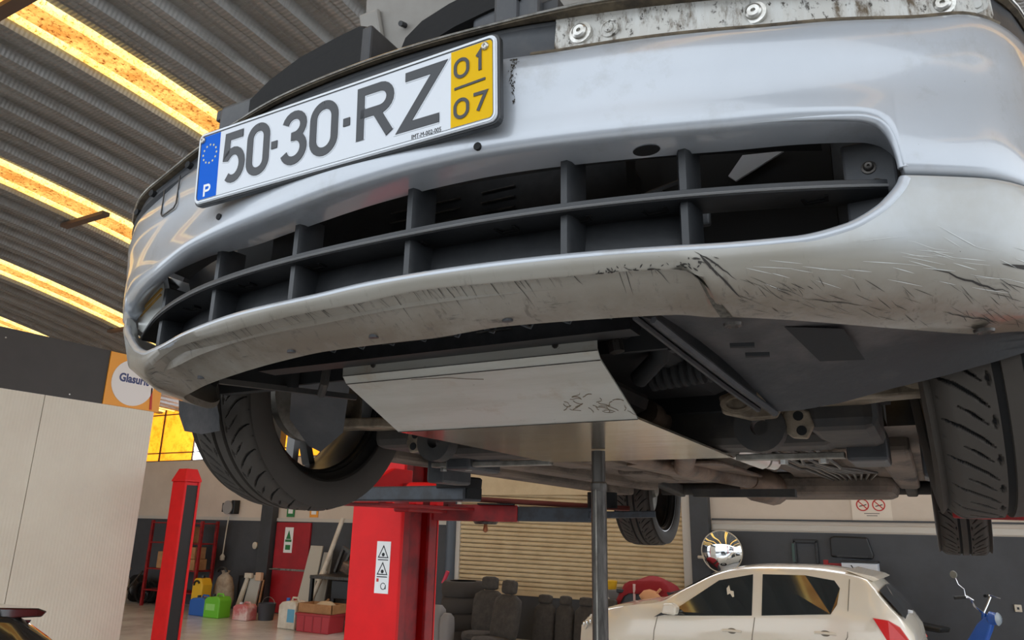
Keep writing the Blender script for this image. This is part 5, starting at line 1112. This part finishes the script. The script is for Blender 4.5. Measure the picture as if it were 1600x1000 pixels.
# bin with red cloth behind the white car
t = T('grey_bin', -3.05, 10.2, 'grey bin under the red cloth by the shutter', 'bin')
MB().prism([(-.36, 0), (.36, 0), (.40, 1.0), (-.40, 1.0)], lambda u, v, d_: (u, d_, v), -.25, .25).build('bin_body', mat('bin grey', (70, 72, 76), .6), t, bevel=.02); MB().box(-.43, .43, -.28, .28, .97, 1.02).build('bin_rim', trim_bl, t, bevel=.01)
MB().tube([(-.15, -.29, .5), (-.15, -.29, 1.1)], .02, 8).build('handle_post', mat('pink post', (206, 170, 164), .5), t)
rows = []
for i in range(13):
    u = i / 12; rows.append([(-.47 + .95 * u, -.31 + .62 * v, 1.05 + .14 * sin(pi * u) * (1 - abs(2 * v - 1)**2 * .3) + .02 * sin(9 * u + 5 * v) - (.24 * max(0, abs(2 * u - 1) - .62) / .38) - .16 * max(0, abs(2 * v - 1) - .85) / .15) for v in [k / 10 for k in range(11)]])
o = MB().grid(rows).build('red_cloth', mat('dark red cloth', (140, 26, 34), .9, bump=.2), None, smooth='all'); o.location = (-3.05, 10.2, 0); s_ = o.modifiers.new('t', 'SOLIDIFY'); s_.thickness = .01; tag(o, 'dark red cloth draped over the grey bin', 'cloth')
t = thing('peach_rag', (-2.95, 9.845, .90), 'peach coloured rag hanging on the bin front', 'rag'); MB().lathe([(0, .0001), (.01, .1), (.06, .13), (.13, .07), (.15, .0001)], 12, lambda a, p, q: (p * 1.2 * (1 + .2 * sin(50 * a)), q * .4, a)).build('rag_body', mat('peach rag', (224, 164, 120), .8), t, smooth='all'); MB().tube([(.1, 0, .1), (.16, 0, .16)], .02, 6).build('corner', mat('peach rag corner', (214, 150, 108), .8), t)
t = T('yellow_tub', -3.95, 10.6, 'yellow tub on a grey stand behind the steel pole', 'tub'); MB().box(-.12, .3, -.15, .15, 0, .96).build('stand', mat('stand grey', (120, 120, 122), .6), t, bevel=.01); MB().lathe([(.96, .0001), (.96, .12), (1.08, .14), (1.085, .0001)], 20, lambda a, p, q: (.08 + p, q, a)).build('tub_body', yel, t, smooth=35)
t = T('clear_container', -3.72, 10.0, 'cloudy white plastic container beside the grey bin', 'container'); MB().lathe([(0, .0001), (0, .16), (.75, .16), (.88, .10), (.9, .06), (.96, .06), (.96, .0001)], 20, lambda a, p, q: (p, q, a)).build('container_body', mat('cloudy plastic', (180, 178, 174), .35), t, smooth=35); MB().lathe([(.95, .065), (.99, .065), (.99, .0001)], 16, lambda a, p, q: (p, q, a)).build('lid', white_pl, t)
# convex mirror
t = thing('convex_mirror', (-2.18, WY - .42, 1.56), 'round convex safety mirror on the pillar above the white car', 'mirror')
mir = mat('mirror glass', (235, 238, 240), .02, 1.0)
MB().lathe([(-.075, .0001), (-.072, .08), (-.06, .16), (-.038, .23), (0, .295)], 48, lambda a, p, q: (p, a, q)).build('mirror_face', mir, t, smooth='all'); MB().lathe([(0, .295), (-.006, .305), (.012, .31), (.03, .30), (.04, .0001)], 48, lambda a, p, q: (p, a, q)).build('mirror_rim', mat('mirror rim', (200, 190, 170), .5), t, smooth=35)
MB().tube([(0, .04, -.05), (-.28, .2, -.1), (-.42, .24, -.1)], .025, 10).build('bracket', offw, t, smooth=True)
# things on the right wall
t = thing('no_smoking_sign', (-.11, WY + .01, 2.06), 'white sign with two red prohibition circles on the cream wall', 'sign')
MB().box(-.26, .26, -.012, 0, -.02, .34).build('board', mat('sign cream', (228, 216, 200), .6), t)
for x in (-.11, .10):
    MB().ribbon(circ(24, .078, x, .20) + [(x + .078, .20)], .016, XZ(-.012), -.003, 0).build('red_circle', red_ink, t); MB().ribbon([(x - .055, .255), (x + .055, .145)], .014, XZ(-.012), -.003, 0).build('red_bar', red_ink, t)
    MB().ribbon([(x - .045, .18), (x + .05, .205)], .012, XZ(-.012), -.002, 0).build('cigarette' if x < 0 else 'flame', black_ink, t)
for z, w_ in ((.075, .20), (.045, .14)): MB().box(-w_ / 2, w_ / 2, -.0135, -.012, z, z + .012).build('caption_line', mat('caption grey %d' % int(z * 1000), (130, 122, 112), .6), t)
t = thing('empty_frame', (-1.04, WY - .02, 1.42), 'dark empty rectangular frame hanging on the grey wall', 'frame')
for a in ((-.17, -.13, 0, .33), (.13, .17, 0, .33), (-.17, .17, .29, .34)): MB().box(a[0], a[1], -.04, 0, a[2], a[3]).build('frame_bar', trim_bl, t, bevel=.008)
MB().box(-.19, -.155, -.045, -.01, .02, .28).build('green_edge', mat('frame green', (60, 84, 80), .5), t)
t = thing('spare_car_bonnet', (-.42, WY - .03, 1.51), 'black car body panel hung on the grey wall above the white box', 'car panel'); MB().prism([(-.28, .02), (.26, 0), (.28, .06), (.22, .30), (-.22, .31), (-.28, .28)], lambda u, v, d_: (u, d_, v), -.04, .03).build('skin', trim_bl, t, bevel=.02); MB().box(-.2, .2, -.05, -.04, .02, .05).build('lip', black_pl, t)
t = T('white_cabinet_box', -.29, 10.85, 'white box on a dark stand behind the white car', 'box'); MB().box(-.22, .22, -.2, .2, 0, 1.26).build('stand', trim_bl, t); MB().box(-.22, .22, -.2, .2, 1.262, 1.48).build('case', white_pl, t, bevel=.006); MB().tube([(-.1, -.205, 1.45), (-.06, -.205, 1.38), (-.12, -.205, 1.30)], .008, 6).build('crack', trim_bl, t); MB().box(-.23, .23, -.21, .2, 1.48, 1.50).build('lid', trim_bl, t)
t = T('red_vice', -.66, 10.85, 'small red clamp beside the white box', 'clamp'); MB().box(-.1, .02, -.1, .1, 0, 1.36).build('post', trim_bl, t); MB().box(-.09, -.03, -.1, 0, 1.36, 1.50).build('jaw', red_dk, t, bevel=.006); MB().box(-.03, .14, -.08, -.02, 1.42, 1.46).build('screw', red_dk, t)
t = thing('wall_socket', (1.475, WY, .93), 'small pale wall socket near the moped', 'socket'); MB().box(-.04, .04, -.03, 0, 0, .09).build('plate', offw, t, bevel=.006); MB().box(-.012, .012, -.034, -.03, .03, .06).build('outlet', trim_bl, t)
# blue moped
t = T('blue_moped', 1.05, 10.25, 'blue moped with chrome handlebars by the grey wall', 'moped', rz=R(-30)); mblu = mat('moped blue', (28, 86, 176), .25, 0, coat=.6)
MB().tube([(-.06, 0, .60), (.0, 0, .98)], .03, 10).build('steering_head', mblu, t, smooth=True)
MB().prism([(-.30, .55), (-.08, .52), (.06, .80), (.10, .90), (.02, .95), (-.08, .86)], lambda u, v, d_: (u, d_, v), -.05, .05).build('front_cowl', mblu, t, bevel=.02)
MB().lathe([(0, .075), (-.02, .07), (-.10, .08), (-.14, .05), (-.14, .0001)], 20, lambda a, p, q: (.13 - a * -.0 + p * 0 + (-a - .14) * -.7 * 0 + a * .8 + .02, p, .93 + q)).build('headlamp_shell', mblu, t, smooth=35)
MB().lathe([(0, .075), (.02, .05), (.025, .0001)], 20, lambda a, p, q: (.15 + a, p, .93 + q)).build('headlamp_lens', glass, t, smooth=35)
for s_, e in ((-1, (-.16, 1.14)), (1, (.06, 1.17))):
    MB().tube([(-.01, 0, .98), (-.03 + .02 * s_, s_ * .10, 1.06), (-.02 + .02 * s_, s_ * .18, 1.15), (-.06, s_ * .25, 1.16)], .014, 8).build('handlebar', chrome, t, smooth=True); MB().tube([(-.06, s_ * .25, 1.16), (-.14, s_ * .34, 1.15)], .019, 8).build('grip', trim_bl, t, smooth=True); MB().tube([(-.05, s_ * .24, 1.18), (.06, s_ * .30, 1.14)], .007, 6).build('brake_lever', chrome, t, smooth=True)
MB().tube([(-.06, -.24, 1.17), (-.065, -.24, 1.25), (-.12, -.25, 1.30), (-.14, -.26, 1.38)], .007, 6).build('mirror_stem', chrome, t, smooth=True); MB().lathe([(0, .045), (.012, .04), (.015, .0001)], 18, lambda a, p, q: (-.15 + p, -.27 - a, 1.41 + q)).build('mirror_back', mat('mirror back', (120, 120, 112), .5), t, smooth=35)
MB().tube([(-.06, 0, .62), (-.35, 0, .45), (-.75, 0, .5), (-.95, 0, .72)], .035, 10).build('frame_tube', mblu, t, smooth=True); MB().prism([(-1.05, .72), (-.5, .70), (-.48, .76), (-1.0, .80)], lambda u, v, d_: (u, d_, v), -.11, .11).build('saddle', trim_bl, t, bevel=.02)
for x in (.16, -.98):
    MB().lathe([(-.03, .22), (-.035, .25), (0, .28), (.035, .25), (.03, .22)], 36, lambda a, p, q: (x + p, a, .28 + q)).build('wheel', rubber_dk, t, smooth=40)
    for k in range(6): MB().tube([(x, 0, .28), (x + .22 * cos(k * pi / 3), 0, .28 + .22 * sin(k * pi / 3))], .004, 5).build('spoke', chrome, t)
for s_ in (-1, 1): MB().tube([(-.03, s_ * .05, .66), (.16, s_ * .05, .28)], .015, 8).build('fork_leg', mblu, t, smooth=True)
MB().box(-.62, -.32, -.09, .09, .28, .5).build('engine_block', steel_dk, t, bevel=.02)
